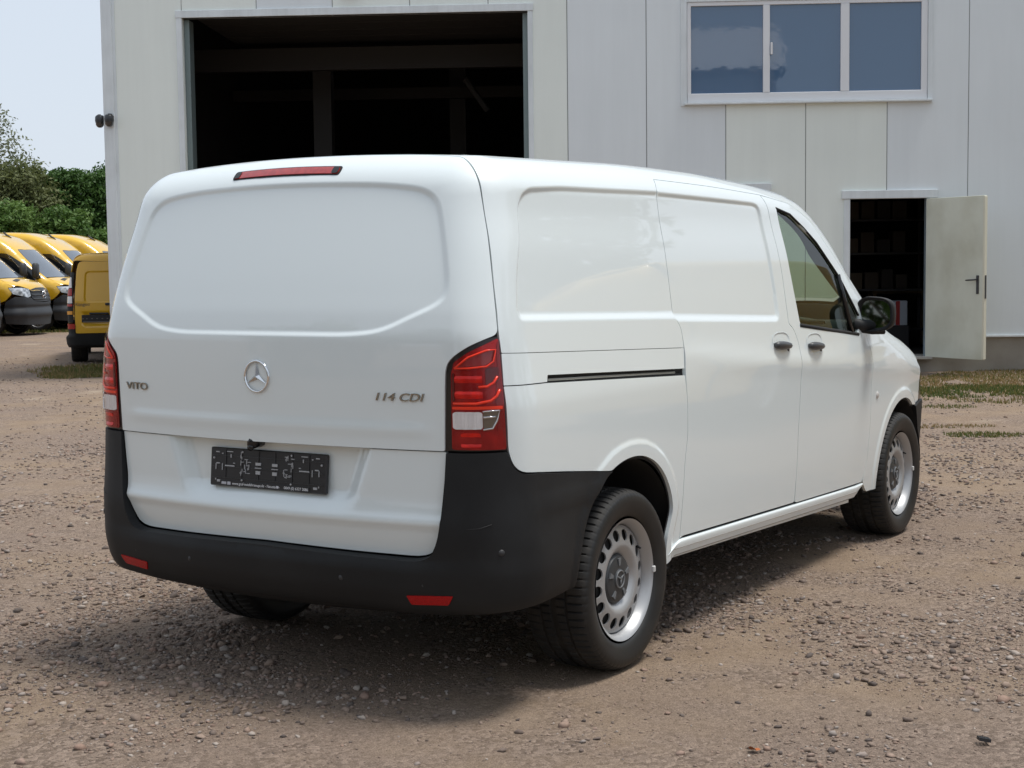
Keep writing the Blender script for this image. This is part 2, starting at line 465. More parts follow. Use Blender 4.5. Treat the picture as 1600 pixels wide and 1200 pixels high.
# ------------------------------------------------------------------ wheels
def make_wheel(parent, loc, side, R=0.335, holes=16, name='wheel', cap='star', n=420, simple=False):
    """side = -1: outer face looks to -y"""
    w = empty(name, loc); w.parent = parent
    hw = .112
    # tyre: sidewalls, shoulders, tread with grooves round it and sipes across the shoulders
    prof = [(.232, -.098), (.238, -.104), (.255, -.110), (.285, -.117), (.305, -.116), (.318, -.110), (.326, -.101), (.3305, -.090),
            (.3330, -.078), (.3345, -.060), (.335, -.052), (.327, -.050), (.327, -.043), (.335, -.041), (.3355, -.012), (.327, -.010), (.327, -.002)]
    prof = [(r * R / .335, t) for r, t in prof]
    prof = prof + [(r, -t) for r, t in prof[::-1]]
    v = []; f = []; m = []; L = len(prof)
    for k in range(n):
        a = 2 * math.pi * k / n; cut = (k % 6 == 0)
        for i, (r, t) in enumerate(prof):
            ii = min(i, L - 1 - i)
            if not simple and cut and 5 <= ii <= 10: r -= .007 if ii > 6 else .0025
            if not simple and (k % 6 == 3) and 13 <= ii <= 14: r -= .006
            v.append((r * math.cos(a), t, r * math.sin(a)))
    for k in range(n):
        for i in range(L - 1):
            k2 = (k + 1) % n
            f.append((k*L + i, k2*L + i, k2*L + i + 1, k*L + i + 1)); m.append(1 if (i < 5 or i > L - 7) else 0)
    me = mesh(v, f, True, m); shade(me, 32)
    ty = link('tyre', me, w, (RUBBER, SIDEWALL)); ty.scale = (1, 1.13, 1); ty.location = (0, (.015 if side < 0 else -.015), 0)
    # rim barrel: flange, well, drop; disc with a ring of round holes
    s = -1 if side < 0 else 1
    b = MB()
    pr = [(.222, -.085), (.231, -.100), (.236, -.104), (.2375, -.101), (.234, -.096), (.228, -.092), (.222, -.084), (.217, -.070), (.211, -.066), (.200, -.062), (.197, .03), (.21, .09), (.225, .10)]
    b.lathe([(r, -t * s * -1) for r, t in pr] if s < 0 else [(r, -t) for r, t in pr], n=72)
    rim = b.build('rim', STEEL, w, True)
    # disc
    rh, hr = .163, .0218
    pts = []; edges = []
    hr_ = []
    def ring(r, k, cx=0, cy=0, ey=1.0, rot=0.0):
        i0 = len(pts)
        for j in range(k):
            a = 2 * math.pi * j / k
            lx, ly = r * math.cos(a), r * ey * math.sin(a)
            pts.append(Vector((cx + lx * math.cos(rot) - ly * math.sin(rot), cy + lx * math.sin(rot) + ly * math.cos(rot))))
        hr_.append(np.array([(p.x, p.y) for p in pts[i0:]]))
        edges.extend((i0 + j, i0 + (j + 1) % k) for j in range(k))
    ring(.199, 96)
    for h in range(holes):
        a = 2 * math.pi * (h + .3) / holes
        ring(hr, 16, rh * math.cos(a), rh * math.sin(a), 1.0, a)
    for r, k in ((.188, 64), (.130, 48), (.122, 48), (.108, 44), (.090, 36), (.075, 30), (.055, 24), (.03, 12)):
        for j in range(k):
            a = 2 * math.pi * (j + .5) / k; pts.append(Vector((r * math.cos(a), r * math.sin(a))))
    vo, _, fo, *_ = delaunay_2d_cdt(pts, edges, [], 1, 1e-6)
    dz = crv([(0, .050), (.09, .052), (.097, .057), (.106, .070), (.116, .078), (.127, .081), (.138, .080), (.150, .077), (.164, .073), (.180, .068), (.190, .067), (.199, .060)])
    q = np.array([(p.x, p.y) for p in vo]); rr = np.hypot(q[:, 0], q[:, 1]); z = dz(rr)
    V = np.stack([q[:, 0], s * z, q[:, 1]], 1); Fc = cut_holes(q, fo, hr_)
    if s > 0: Fc = [t[::-1] for t in Fc]
    # fold the hole edges in
    cnt = set()
    for t in Fc:
        for i in range(len(t)): cnt.add((t[i], t[(i + 1) % len(t)]))
    vv = list(V); ex = {}
    for a, c in cnt:
        if (c, a) not in cnt and rr[a] < .195:
            for i in (a, c):
                if i not in ex: ex[i] = len(vv); vv.append(V[i] - np.array([0, s * .006, 0]))
            Fc.append([c, a, ex[a], ex[c]])
    me = mesh(vv, Fc, True); shade(me, 40)
    link('wheel_disc', me, rim, (STEEL,))
    b = MB(); b.lathe([(.195, -.02 * s), (.0, -.02 * s)] if s > 0 else [(0, .02), (.195, .02)], n=32)
    b.lathe([(.11, .0), (.11, -.09 * s)], n=24)
    b.lathe([(r, s*(float(dz(np.array([r]))[0]) - .016)) for r in (.075, .09, .104, .118, .132, .145, .158, .176, .188, .197)], n=40)  # black sheet close behind the disc, stands in for shade in the holes
    b.build('drum_and_hole_shade', VOID, rim, True)
    # centre cap with five dents and a ring emblem
    c = MB()
    prof = [(0, .078), (.034, .078), (.038, .074), (.070, .073), (.084, .069), (.092, .059), (.093, .045)]
    c.lathe([(r, s * t) for r, t in prof], n=40)
    hub = c.build('wheel_cap', CAPGREY, w, angle=30)
    c = MB()
    for k in range(5):
        a = 2 * math.pi * k / 5 + .3; ca, sa = math.cos(a), math.sin(a)
        p = [(.050, -.005), (.077, -.011), (.077, .011), (.050, .005)]
        vs_ = [(x * ca - y * sa, s * .0765, x * sa + y * ca) for x, y in p] + [(x * ca - y * sa, s * .066, x * sa + y * ca) for x, y in p]
        c.add(vs_, [(0, 1, 2, 3), (0, 1, 5, 4), (1, 2, 6, 5), (2, 3, 7, 6), (3, 0, 4, 7)])
    c.build('cap_rib', mat('cap_rib_plastic', (.13, .14, .15), .35), hub)
    c = MB(); c.lathe([(.028, s * .0775), (.030, s * .081), (.032, s * .081), (.034, s * .0775)], n=28)
    for k in range(3):
        a = 2 * math.pi * k / 3 + .5
        c.tube([(0, s * .080, 0), (.029 * math.cos(a), s * .079, .029 * math.sin(a))], [.005, .0015], 6)
    c.build('cap_emblem', mat('cap_emblem_plastic', (.16, .165, .17), .3), hub, True)
    if not simple:
        c = MB(); a = .55
        c.tube([(.19 * math.cos(a), s * .05, .19 * math.sin(a)), (.175 * math.cos(a), s * .085, .175 * math.sin(a))], [.006, .004], 8)
        c.build('valve', SEAL, rim, True)
        c = MB(); c.box(.218, .236, s * .100 - .006, s * .100 + .006, -.012, .012, b=.003)
        c.build('balance_weight', mat('weight_grey', (.55, .55, .54), .4), rim)
    return w

# ------------------------------------------------------------------ the white van
def white_van():
    V = empty('panel_van', (0, 0, 0), 0, 'white panel van with black rear bumper and closed tailgate, parked on the gravel', 'van')
    Wz = crv([(.15, .905), (.30, .925), (.45, .94), (.6, .95), (.8, .957), (.95, .959), (1.03, .957), (1.1, .948), (1.226, .93), (1.408, .902), (1.532, .882), (1.667, .853), (1.76, .838), (1.9, .80)])
    Wx = crv([(-1, .016), (-.5, .008), (0, .004), (.4, 0), (2.2, 0), (2.7, .006), (3.2, .016), (3.6, .05), (4.1, .14)])
    Xr = crv([(.2, -.85), (.4, -.88), (.53, -.897), (.65, -.915), (.9, -.92), (1.118, -.924), (1.24, -.922), (1.32, -.91), (1.4, -.89), (1.745, -.79), (1.83, -.766), (1.95, -.732)])
    Zr = crv([(-1, 1.862), (-.75, 1.876), (-.4, 1.886), (0, 1.895), (.5, 1.904), (1.0, 1.90), (1.4, 1.886), (1.8, 1.862), (2.05, 1.835), (2.25, 1.78), (2.45, 1.69), (2.75, 1.51), (3.0, 1.345), (3.15, 1.255), (3.3, 1.195), (3.5, 1.135), (3.8, 1.06), (4.05, .95), (4.12, .75), (4.2, .2)])
    def F(x, y, z):
        sd = np.abs(y) - (Wz(z) - Wx(x)); re = Xr(z) + .117*y*y - x
        fr = x - (4.06 - .22*y*y - .06*np.clip((z - .6)/.4, -1, 1)**2)
        rf = (z - (Zr(x + .27*y*y*np.clip((x - 1.9)/.6, 0, 1)) - .05*y*y)) * (1 - .15*sstep(x, 2.1, 2.4))
        return smax(smax(smax(sd, re, .155), fr, .2), rf, .115 + .015*np.clip((x + .6)/.8, 0, 1))
    sh = Shell(F, crv([(-2, 1.4), (1.8, 1.4), (2.25, 1.25), (2.7, .95), (4, .80)]))
    pS, pR, pH, pF = sh.ptS, sh.ptR, sh.ptH, sh.ptF
    S = lambda pts: [sh.toS(pS(p[0], p[1])) + tuple(p[2:]) for p in pts]

    # --- pressed shapes on the flanks
    rec1 = rounded(S([(-.59, 1.60), (-.572, 1.70), (-.50, 1.75), (-.265, 1.764), (.60, 1.774), (.60, 1.268), (-.69, 1.303), (-.655, 1.45)]), .05)
    rec2 = rounded(S([(.30, 1.772), (1.43, 1.757), (1.474, 1.735), (1.487, 1.55), (1.505, 1.255), (1.477, 1.222), (.30, 1.268)]), .05)
    AR, AF = (.01, .38, .402), (3.23, .34, .405)
    arch_r = [(.330, .330, .01), (.320, .427), (.346, .500), (.360, .545), (.348, .590), (.322, .638), (.288, .682), (.240, .724), (.182, .757), (.116, .779), (.058, .787), (0, .787), (-.058, .780), (-.112, .766), (-.139, .754)]
    ARP = [p[:2] for p in arch_r] + [(-.22, .71), (-.30, .64), (-.36, .55), (-.39, .45), (-.395, .33)]
    def flank(q, P, which):
        x, z = q[:, 0], q[:, 1]; d = np.zeros(len(x))
        for poly, on in ((rec1, 'q'), (rec2, 'd')):
            if on in which:
                sd = polysdf(x, z, poly)
                wd = np.where(z < 1.34, .034, .019)
                d -= .0095 * sstep(-sd, 0, wd)
        for ar in (ARP, AF):                      # rolled wheel-arch lips
            k = polysdf(x, z, ar) if ar is ARP else np.hypot(x - ar[0], z - ar[1]) - ar[2]
            d += .0065 * (1 - sstep(k, .040, .066)) * (z < 1.1)
        # shoulder crease falling towards the nose
        zc = 1.089 - .078*(x - 1.165)
        if 'c' in which: d += .006 * np.exp(-((z - zc + .02)/.05)**2) * sstep(x, .1, .7)
        return d
    OFF = (-.010, -.002, .003, .007, .011, .015, .019, .023, .030, .038)
    def lipc(c): return ([(c[0] + c[2]*math.cos(a), c[1] + c[2]*math.sin(a)) for a in np.linspace(0, 2*math.pi, 97)[:-1]], (-.095, -.080, -.072, -.064, -.056, -.048, -.040, -.018))
    def arch(c, a0, a1, n=18):
        return [(c[0] + c[2]*math.cos(math.radians(a0 + (a1 - a0)*i/n)), c[1] + c[2]*math.sin(math.radians(a0 + (a1 - a0)*i/n)), 0) for i in range(n + 1)]

    # --- seam lines shared by neighbours (x, z) on the right side
    tg_side = [(-.763, 1.266), (-.741, 1.423), (-.71, 1.592), (-.684, 1.753), (-.669, 1.799), (-.646, 1.838)]
    tg_roof = [(-.632, -.66), (-.632, -.5), (-.645, -.25), (-.65, 0)]
    door_top = [(.511, 1.819), (.971, 1.812), (1.56, 1.793), (1.866, 1.763), (2.06, 1.690), (2.27, 1.535), (2.50, 1.370), (2.63, 1.255)]
    slide_rear = [(.511, 1.819, .004), (.474, 1.776, .01), (.461, 1.532), (.447, 1.28), (.487, 1.238), (.487, 1.161), (.468, 1.056), (.478, .952), (.483, .819), (.462, .724), (.446, .408)]
    bseam = [(1.558, 1.790, .004), (1.575, 1.63), (1.597, 1.452), (1.591, 1.212, .02), (1.640, 1.190), (1.682, 1.12), (1.677, .992), (1.655, .73), (1.656, .532), (1.660, .385)]
    fseam = [(2.63, 1.255), (2.612, 1.16), (2.622, 1.09), (2.667, 1.013), (2.675, .967), (2.664, .843), (2.670, .683), (2.652, .469), (2.606, .362, .03)]
    ws_edge = [(2.15, 0), (2.135, -.25), (2.07, -.52, .06), (2.02, -.655, .06), (2.25, -.70), (2.55, -.735), (2.80, -.758)]
    sill = lambda x: .42 - .0273*(x - .319)

    # body shell: upper rear quarters, roof and windscreen pillars in one pressing
    half = [sh.toS(pH(x, y)) for x, y in tg_roof[::-1]] + S(tg_side[::-1]) + S([(-.763, 1.207, .004), (.487, 1.161, .004)]) + S(slide_rear[4::-1])
    half = half + S(door_top[1:]) + [sh.toS(pH(*p[:2])) + tuple(p[2:]) for p in ws_edge[::-1]]
    full = half + [sh.flipS(p) for p in half[::-1]][1:-1]
    rec1f = [sh.flipS(tuple(p)) for p in rec1]
    def body_d(q, P):
        qr = np.where((P[:, 1] > 0)[:, None], np.array([q[:, 0], 2*(sh.zc(q[:, 0]) + .4*math.pi) - q[:, 1]]).T, q)
        d = flank(qr, P, 'q')
        return d + .004 * sstep(np.abs(P[:, 1]), .45, .47) * (1 - sstep(np.abs(P[:, 1]), .50, .52)) * sstep(q[:, 0], -.4, -.2) * (P[:, 2] > 1.7)
    panel('body_shell', sh.S, full, (WHITE,), V, disp=body_d, contours=[(rec1, OFF), (rec1f, OFF)], sp=.04, rad=.03, inset=.0008)

    # sliding-door rail: cover strip, slot, lower quarter
    panel('rail_cover', sh.S, S([(-.763, 1.2062, .004), (.487, 1.1602, .004), (.468, 1.081, .004), (-.546, 1.123, .004), (-.553, 1.1005, .004), (-.768, 1.1028, .004)]), (WHITE,), V, mirror=True, disp=lambda q, P: flank(q, P, ''), rad=.004, inset=.0006)
    rail, rail_l = panel('door_rail', sh.S, S([(-.56, 1.128), (.47, 1.087), (.465, 1.048), (-.56, 1.092)]), (VOID,), V, mirror=True, base=-.022, flange=0, rad=.002)
    for sg, par in ((-1, rail), (1, rail_l)):
        b = MB(); b.tube([(x, sg * (-pS(x, z)[1] - .012), z) for x, z in ((-.53, 1.106), (0, 1.086), (.40, 1.070))], .0045, 6)
        b.build('guide_rod', mat('guide_steel', (.30, .29, .26), .4, .7), par, True)
    bump_side = [(-.136, .754), (-.45, .790), (-.66, .812), (-.717, .818), (-.746, .843), (-.762, .891)]
    lowq = [(-.768, 1.101, .004), (-.553, 1.098, .004), (.463, 1.056, .004)] + slide_rear[7:10] + [(.446, .408), (.436, .360, .01)] + arch_r + bump_side[1:]
    panel('quarter_panel', sh.S, S(lowq), (WHITE,), V, mirror=True, disp=lambda q, P: flank(q, P, ''), contours=[(ARP, lipc(AR)[1])], rad=.03, inset=.0008)

    # sliding doors and cab doors
    sl = [p for p in slide_rear] + [(.47, sill(.47) + .004, .02), (1.655, sill(1.655) + .004, .02)] + bseam[-2:0:-1] + [(1.555, 1.793, .004), (.971, 1.812)]
    sd_r, sd_l = panel('sliding_door', sh.S, S(sl), (WHITE,), V, mirror=True, disp=lambda q, P: flank(q, P, 'dc'), contours=[(rec2, OFF)], rad=.03, inset=.0028)
    win = [(1.662, 1.735, .02), (1.826, 1.709, .06), (2.093, 1.584, .06), (2.331, 1.417, .06), (2.545, 1.215, .03), (2.50, 1.132, .02), (1.728, 1.205, .02)]
    fd = bseam + [(2.606, .362, .03)] + fseam[-2:0:-1] + door_top[:2:-1]
    fd_r, fd_l = panel('cab_door', sh.S, S(fd), (WHITE,), V, holes=[S(win)], mirror=True, disp=lambda q, P: flank(q, P, 'c'), rad=.03, lip=.012)
    win_in = [(1.655, 1.742), (1.826, 1.717), (2.093, 1.592), (2.318, 1.434), (2.405, 1.145), (1.722, 1.198)]
    sail = [(2.345, 1.412), (2.548, 1.21), (2.50, 1.126), (2.430, 1.138)]
    for nm, ol in (('side_window', win_in), ('quarter_window', sail)):
        g = panel(nm, sh.S, S(ol), (GLASS,), fd_r, base=-.009, flange=0, mirror=None, rad=.02, inset=0)
        g2 = g.copy(); g2.data = g.data.copy(); g2.data.transform(Matrix.Diagonal((1, -1, 1, 1))); g2.data.flip_normals(); COL.objects.link(g2); g2.parent = fd_l
    for sg, par in ((-1, fd_r), (1, fd_l)):
        b = MB()
        b.tube([(x, sg*(-pS(x, z)[1] - .004), z) for x, z in ((2.322, 1.425), (2.37, 1.28), (2.412, 1.14))], .0125, 6)
        b.build('window_bar', GLOSSBLK, par, True)
        b = MB()
        b.tube([(x, sg*(-pS(x, z)[1] - .004), z) for x, z in ((1.724, 1.199), (2.0, 1.172), (2.50, 1.124))], .010, 6)
        b.build('window_seal', SEAL, par, True)
        b = MB()
        b.tube([(x, sg*(-pS(x, z)[1] - .003), z) for x, z in ((1.664, 1.735), (1.826, 1.709), (1.97, 1.648), (2.093, 1.582), (2.331, 1.415), (2.54, 1.218))], .006, 6)
        b.build('window_seal', SEAL, par, True)

    # door handles: oval dish and dark grip
    def handle(par, x0, x1, z0, z1, sg):
        xm, zm = (x0 + x1)/2, (z0 + z1)/2; y = -pS(xm, zm)[1]
        b = MB(); nseg = 28; rings = []
        v = []; f = []
        for k, (sc, dy) in enumerate(((1.0, .0015), (.93, .003), (.86, -.004), (.6, -.010), (.2, -.012))):
            for j in range(nseg):
                a = 2*math.pi*j/nseg; ex = math.copysign(abs(math.cos(a))**.75, math.cos(a)); ez = math.copysign(abs(math.sin(a))**.75, math.sin(a))
                xx = xm + (x1 - x0)/2*sc*ex; zz = zm + (z1 - z0)/2*sc*ez
                v.append((xx, sg*(-pS(xx, zz)[1] + dy), zz))
        for k in range(4):
            for j in range(nseg):
                q = (k*nseg + j, k*nseg + (j + 1) % nseg, (k + 1)*nseg + (j + 1) % nseg, (k + 1)*nseg + j)
                f.append(q if sg < 0 else q[::-1])
        f.append(tuple(4*nseg + j for j in range(nseg)))
        h = link('door_handle', mesh(v, f, True), par, (WHITE,))
        b = MB()
        n = 9; pts = []
        for i in range(n):
            t = i/(n - 1); pts.append((x0 + .008 + (x1 - x0 - .022)*t, sg*(y + .010 + .012*math.sin(math.pi*t)), zm - .006 - .012*t))
        b.tube(pts, [.010, .016, .0185, .0185, .018, .017, .016, .014, .009], 8)
        b.build('grip', mat('dark_grey_handle', (.055, .057, .06), .35), h, True)
        b = MB(); b.lathe([(0, -sg*-.004), (.010, -sg*-.004), (.011, 0)], 14, 'y', c=(x1 - .035, sg*(y + .006), zm - .032))
        b.build('key_lock', mat('dark_grey_handle', (.055, .057, .06), .35), h, True)
    for sg, s_, c_ in ((-1, sd_r, fd_r), (1, sd_l, fd_l)):
        handle(s_, 1.372, 1.575, 1.085, 1.180, sg)
        handle(c_, 1.775, 1.975, 1.062, 1.158, sg)

    # wings, bonnet, windscreen, front end
    hood_edge = [(2.66, 1.225), (2.9, 1.165), (3.1, 1.115), (3.3, 1.055), (3.5, .975), (3.64, .88)]
    fen = fseam[:] + [(2.69, .300, .01)] + arch(AF, 186, 60, 20) + [(3.50, .685, .01), (3.62, .700, .01)] + hood_edge[::-1]
    panel('wing', sh.S, S(fen), (WHITE,), V, mirror=True, disp=lambda q, P: flank(q, P, 'c'), contours=[lipc(AF)], rad=.03)
    ws = [p[:2] for p in ws_edge[:]] + [(2.93, -.66, .05), (3.02, -.4), (3.06, 0)]
    ws_full = [(x, y) for x, y, *_ in ws] + [(x, -y) for x, y, *_ in ws[::-1]][1:-1]
    panel('windscreen', sh.H, ws_full, (WSGLASS,), V, base=-.004, flange=0, rad=.05, inset=0)
    hb = [(3.10, 0), (3.05, -.4), (2.96, -.67), (2.84, -.765)] + [pS(*p)[:2] for p in hood_edge[1:]] + [(3.80, -.55), (3.90, -.3), (3.93, 0)]
    hb = hb + [(x, -y) for x, y in hb[::-1]][1:-1]
    panel('bonnet', sh.H, hb, (WHITE,), V, sp=.05, rad=.04)
    cw = [(3.062, 0), (3.022, -.4), (2.93, -.66), (2.82, -.752), (2.845, -.763), (2.958, -.668), (3.048, -.4), (3.095, 0)]
    panel('cowl', sh.H, cw + [(x, -y) for x, y in cw[::-1]], (BLACKP,), V, base=-.02, flange=0, sp=.05, rad=.005)
    tF = sh.toF
    top_f = [tF(pS(3.64, .88)), tF(pF(-.62, .93)), tF(pF(-.35, .95)), tF(pF(0, .955))]
    low_f = [tF(pF(0, .70)), tF(pF(-.4, .70)), tF(pS(3.62, .703))]
    fas = top_f + low_f; fas = fas[:4] + [(-a, b) for a, b in top_f[:3][::-1]] + [(-a, b) for a, b in low_f[1:][::-1]] + low_f
    fascia = panel('front_grille', sh.Fr, fas, (GLOSSBLK,), V, sp=.05)
    fb = [tF(pS(3.505, .68)), tF(pS(3.62, .697)), tF(pF(-.4, .695)), tF(pF(0, .695))]
    fb2 = [tF(pF(0, .24)), tF(pF(-.5, .25)), tF(pS(3.60, .27)), tF(pS(3.628, .36)), tF(pS(3.58, .56))]
    fb = fb + [(-a, b) for a, b in fb[:3][::-1]] + [(-a, b) for a, b in fb2[1:][::-1]] + fb2
    panel('front_bumper', sh.Fr, fb, (BLACKG,), V, sp=.05, base=.012, flange=.04)
    for sg in (1, -1):
        hl = [tF(pF(-.42, .90)), tF(pF(-.66, .86)), tF(pF(-.72, .76)), tF(pF(-.5, .74))]
        panel('headlight', sh.Fr, [(a*sg, b) for a, b in hl], (mat('headlamp_clear', (.6, .62, .65), .08, coat=1),), fascia, sp=.04, base=.006)
        b = MB(); p = pS(2.768, .798); b.lathe([(0, .006), (.016, .005), (.020, 0)], 18, 'y', c=(p[0], 0, p[2]))
        b.v = [(x, sg*(abs(p[1]) + t), z) for x, t, z in b.v]
        b.build('side_repeater', mat('repeater_lens', (.55, .53, .50), .15, coat=1), V, True)

    # sills
    prof = [(.004, -.012), (.004, .000), (.007, .005), (.011, .008), (.016, .009), (.028, .0085), (.036, .008), (.040, .003), (.046, .002), (.062, .000), (.068, -.006), (.068, -.03)]
    xs_ = [.345, .36, .38, .41, .45, .55] + list(np.linspace(.7, 2.5, 19)) + [2.55, 2.58, 2.60]
    v = []
    for x in xs_:
        kd = 1 - sstep(x, 2.50, 2.62)*.8
        for dz_, d_ in prof:
            z = sill(x) - max(dz_, .052 - (x - .345)*.5)*1.0 if x < .449 else sill(x) - dz_*kd
            v.append((x, pS(x, z)[1] - d_, z))
    k = len(prof); f = [(i*k + j, i*k + j + 1, (i + 1)*k + j + 1, (i + 1)*k + j) for i in range(len(xs_) - 1) for j in range(k - 1)]
    for sg in (-1, 1):
        me = mesh([(x, -sg*y, z) for x, y, z in v], [q if sg > 0 else q[::-1] for q in f]); shade(me, 30); link('sill', me, V, (WHITE,))
    for sg in (-1, 1):
        b = MB()
        pts = [(x, sill(x) - .058 - .004*i) for i, x in enumerate((.34, 1.2, 2.0, 2.50))]
        for (xa, za), (xb, zb) in zip(pts[:-1], pts[1:]):
            ya, yb = sg*(-pS(xa, za)[1] - .028), sg*(-pS(xb, zb)[1] - .028)
            b.add([(xa, ya, za + .02), (xb, yb, zb + .02), (xb, yb, zb - .022), (xa, ya, za - .022), (xa, ya - sg*.004, za - .022), (xb, yb - sg*.004, zb - .022)], [(0, 1, 2, 3), (3, 2, 5, 4)])
        b.build('sill_flange', WHITE, V)

    # --- tailgate
    tgw2 = [(0, 1.257), (-.38, 1.257), (-.51, 1.27), (-.72, 1.362), (-.742, 1.411), (-.722, 1.505), (-.684, 1.635), (-.668, 1.682), (-.648, 1.715)]
    tr = lambda y, z: sh.toR(pR(y, z))
    recw = [tr(*p) for p in tgw2] + [tr(*p) for p in ((-.618, 1.738), (-.575, 1.755), (-.50, 1.766), (-.40, 1.775), (-.30, 1.779), (-.20, 1.782), (-.1, 1.784), (0, 1.7845))]
    recw = recw + [(-a, b) for a, b in recw[::-1]][1:-1]
    recw = rounded(recw, .05)
    def tg_d(q, P):
        s_, t = q[:, 0], q[:, 1]; y, z = np.abs(P[:, 1]), P[:, 2]
        d = -.0075 * sstep(-polysdf(s_, t, recw), 0, .020)
        d += .005*np.exp(-((z - 1.19)/.05)**2)*0
        d += .004*np.exp(-((z - .955)/.022)**2) * (1 - sstep(y, .60, .74))       # soft pressing above the fold
        d += .003*sstep(z, .95, .90)*0
        # brake lamp nest along the top
        return d
    up_r = [tr(0, .8893), tr(-.735, .8893)]
    up_r[1] = up_r[1] + (.008,)
    up_r += [tr(-.741, 1.10), tr(-.743, 1.150), tr(-.750, 1.176), tr(-.772, 1.199), tr(-.812, 1.227), tr(-.855, 1.251)]
    up_r += [sh.toR(pS(*p)) for p in tg_side] + [sh.toR(pH(*p)) for p in tg_roof]
    tg_full = up_r + [(-p[0], *p[1:]) for p in up_r[::-1]][1:-1]
    TG = panel('tailgate', sh.R, tg_full, (WHITE,), V, disp=tg_d, contours=[(recw, OFF[:-1])], fine=lambda q: (np.abs(q[:, 1] - .955) < .05), fsp=.012, sp=.03, rad=.02, flange=.022, inset=.0022, lip_at=lambda p: p[2] > .90)
    def low_d(q, P):
        y, z = np.abs(P[:, 1]), P[:, 2]
        w = .47 - .36*(.888 - z)
        k = sstep(w - y, -.005, .085)
        side = sstep(z, .665, .74)
        d = -(.040*side + .004*sstep(z, .74, .89)) * k
        d += .010*np.exp(-((z - .652)/.020)**2) - .006*sstep(.640 - z, 0, .10)     # ridge over the lower fold
        d -= .007*sstep(z, .66, .74)
        return d
    lo_r = [tr(0, .8885), (*tr(-.735, .8885), .006), tr(-.728, .80), tr(-.716, .674), tr(-.700, .60), (*tr(-.668, .534), .06), tr(-.4, .536), tr(0, .543)]
    lo_full = lo_r + [(-p[0], *p[1:]) for p in lo_r[::-1]][1:-1]
    TL = panel('lower_tailgate', sh.R, lo_full, (WHITE,), TG, disp=low_d, fine=lambda q: np.abs(q[:, 0]) < 9, fsp=.014, sp=.03, rad=.03, flange=.02, inset=.0012)
    # underside of the pressing that overhangs the number plate
    b = MB(); v = []
    ys = np.linspace(-.46, .46, 31)
    for y in ys:
        p = pR(y, .891); v += [(p[0] + .001, y, .8905), (p[0] + .085, y, .8905)]
    b.add(v, [(2*i, 2*i + 1, 2*i + 3, 2*i + 2) for i in range(30)]); b.build('plate_overhang', WHITE, TG)
    # third brake lamp
    def lamp_strip(hw, z0, z1, cr, n=12):
        up = [(hw - 2*hw*i/n, z1 - cr*(1 - 2*i/n)**2) for i in range(n + 1)]; dn = [(-hw + 2*hw*i/n, z0 - cr*(1 - 2*i/n)**2) for i in range(n + 1)]
        return [(*tr(*p), .011 if i in (0, n, n + 1, 2*n + 1) else 0) for i, p in enumerate(up + dn)]
    BLm = panel('brake_lamp', sh.R, lamp_strip(.236, 1.812, 1.835, .006), (mat('brake_lamp_red', (.30, .012, .010), .18, coat=1, noise=(60, (.38, .02, .015), .4, .6)),), TG, base=.004, flange=.006, lip=0, sp=.02, inset=0)
    panel('lamp_surround', sh.R, lamp_strip(.242, 1.808, 1.839, .006), (SEAL, SEAL), BLm, base=.0015, flange=.004, lip=0, sp=.02, inset=0)
    for sg in (-1, 1):
        panel('lamp_end', sh.R, [tr(sg*.235, 1.807), tr(sg*.235, 1.829), tr(sg*.208, 1.8305), tr(sg*.208, 1.8075)], (GLOSSBLK, SEAL), BLm, base=.0055, flange=0, sp=.01, rad=.009, inset=0)
    # star: ring and three tapering points
    def on_gate(y, z, d=0.0):
        p = np.array(pR(y, z)); return (p[0] - d, y, z)
    st = empty('emblem', on_gate(0, 1.118, .0)); st.parent = TG
    b = MB(); n = 40; Rr = .0535
    pr = [(Rr - .0045, -.002), (Rr - .003, -.008), (Rr, -.009), (Rr + .003, -.006), (Rr + .0035, .002)]
    b.lathe(pr, 48, 'x'); b.build('ring', CHROME, st, True)
    b = MB()
    for k in range(3):
        a = math.pi/2 + 2*math.pi*k/3
        ca, sa = math.cos(a), math.sin(a); ca2, sa2 = math.cos(a + math.pi/3), math.sin(a + math.pi/3); ca3, sa3 = math.cos(a - math.pi/3), math.sin(a - math.pi/3)
        v = [(-.011, 0, 0), (-.005, .051*ca, .051*sa), (-.002, .0105*ca2, .0105*sa2), (-.002, .0105*ca3, .0105*sa3)]
        b.add(v, [(0, 1, 2), (0, 3, 1)])
    b.build('star', CHROME, st)
    def badge(body, y, z, w, hgt, shear):
        me = text_mesh(body, 1.0, .0, shear=shear)
        xs = [v.co.x for v in me.vertices]; ysv = [v.co.y for v in me.vertices]
        W_, H_ = max(xs) - min(xs), max(ysv) - min(ysv); cx, cy = (max(xs) + min(xs))/2, (max(ysv) + min(ysv))/2
        bpy.data.meshes.remove(me)
        cu_d = .0035
        me = text_mesh(body, 1.0, .10, shear=shear)
        e = 1e-3; p0 = np.array(pR(y, z)); sl_y = (pR(y - e, z)[0] - pR(y + e, z)[0])/(2*e)
        for v in me.vertices:
            lx, lz, ly = (v.co.x - cx)/W_*w, (v.co.y - cy)/H_*hgt, v.co.z*.05
            yy = y - lx; zz = z + lz; px = pR(yy, zz)
            v.co = (px[0] - .001 - ly, yy, zz)
        me.update()
        return link('lettering', me, TG, (BADGE,))
    badge('VITO', .626, 1.063, .125, .026, 0.0)
    badge('114 CDI', -.578, 1.064, .178, .026, .25)
    # reversing camera
    b = MB(); b.tube([(-.86, .045, .895), (-.905, .045, .888), (-.915, .043, .872)], [.030, .026, .016], 10); b.tube([(-.905, .043, .876), (-.925, .043, .866)], .011, 10)
    b.build('reversing_camera', GLOSSBLK, TG, True)

    # number-plate holder, empty, with its printed strip
    px_ = -.878; zp = .7885; tilt = math.radians(-5)
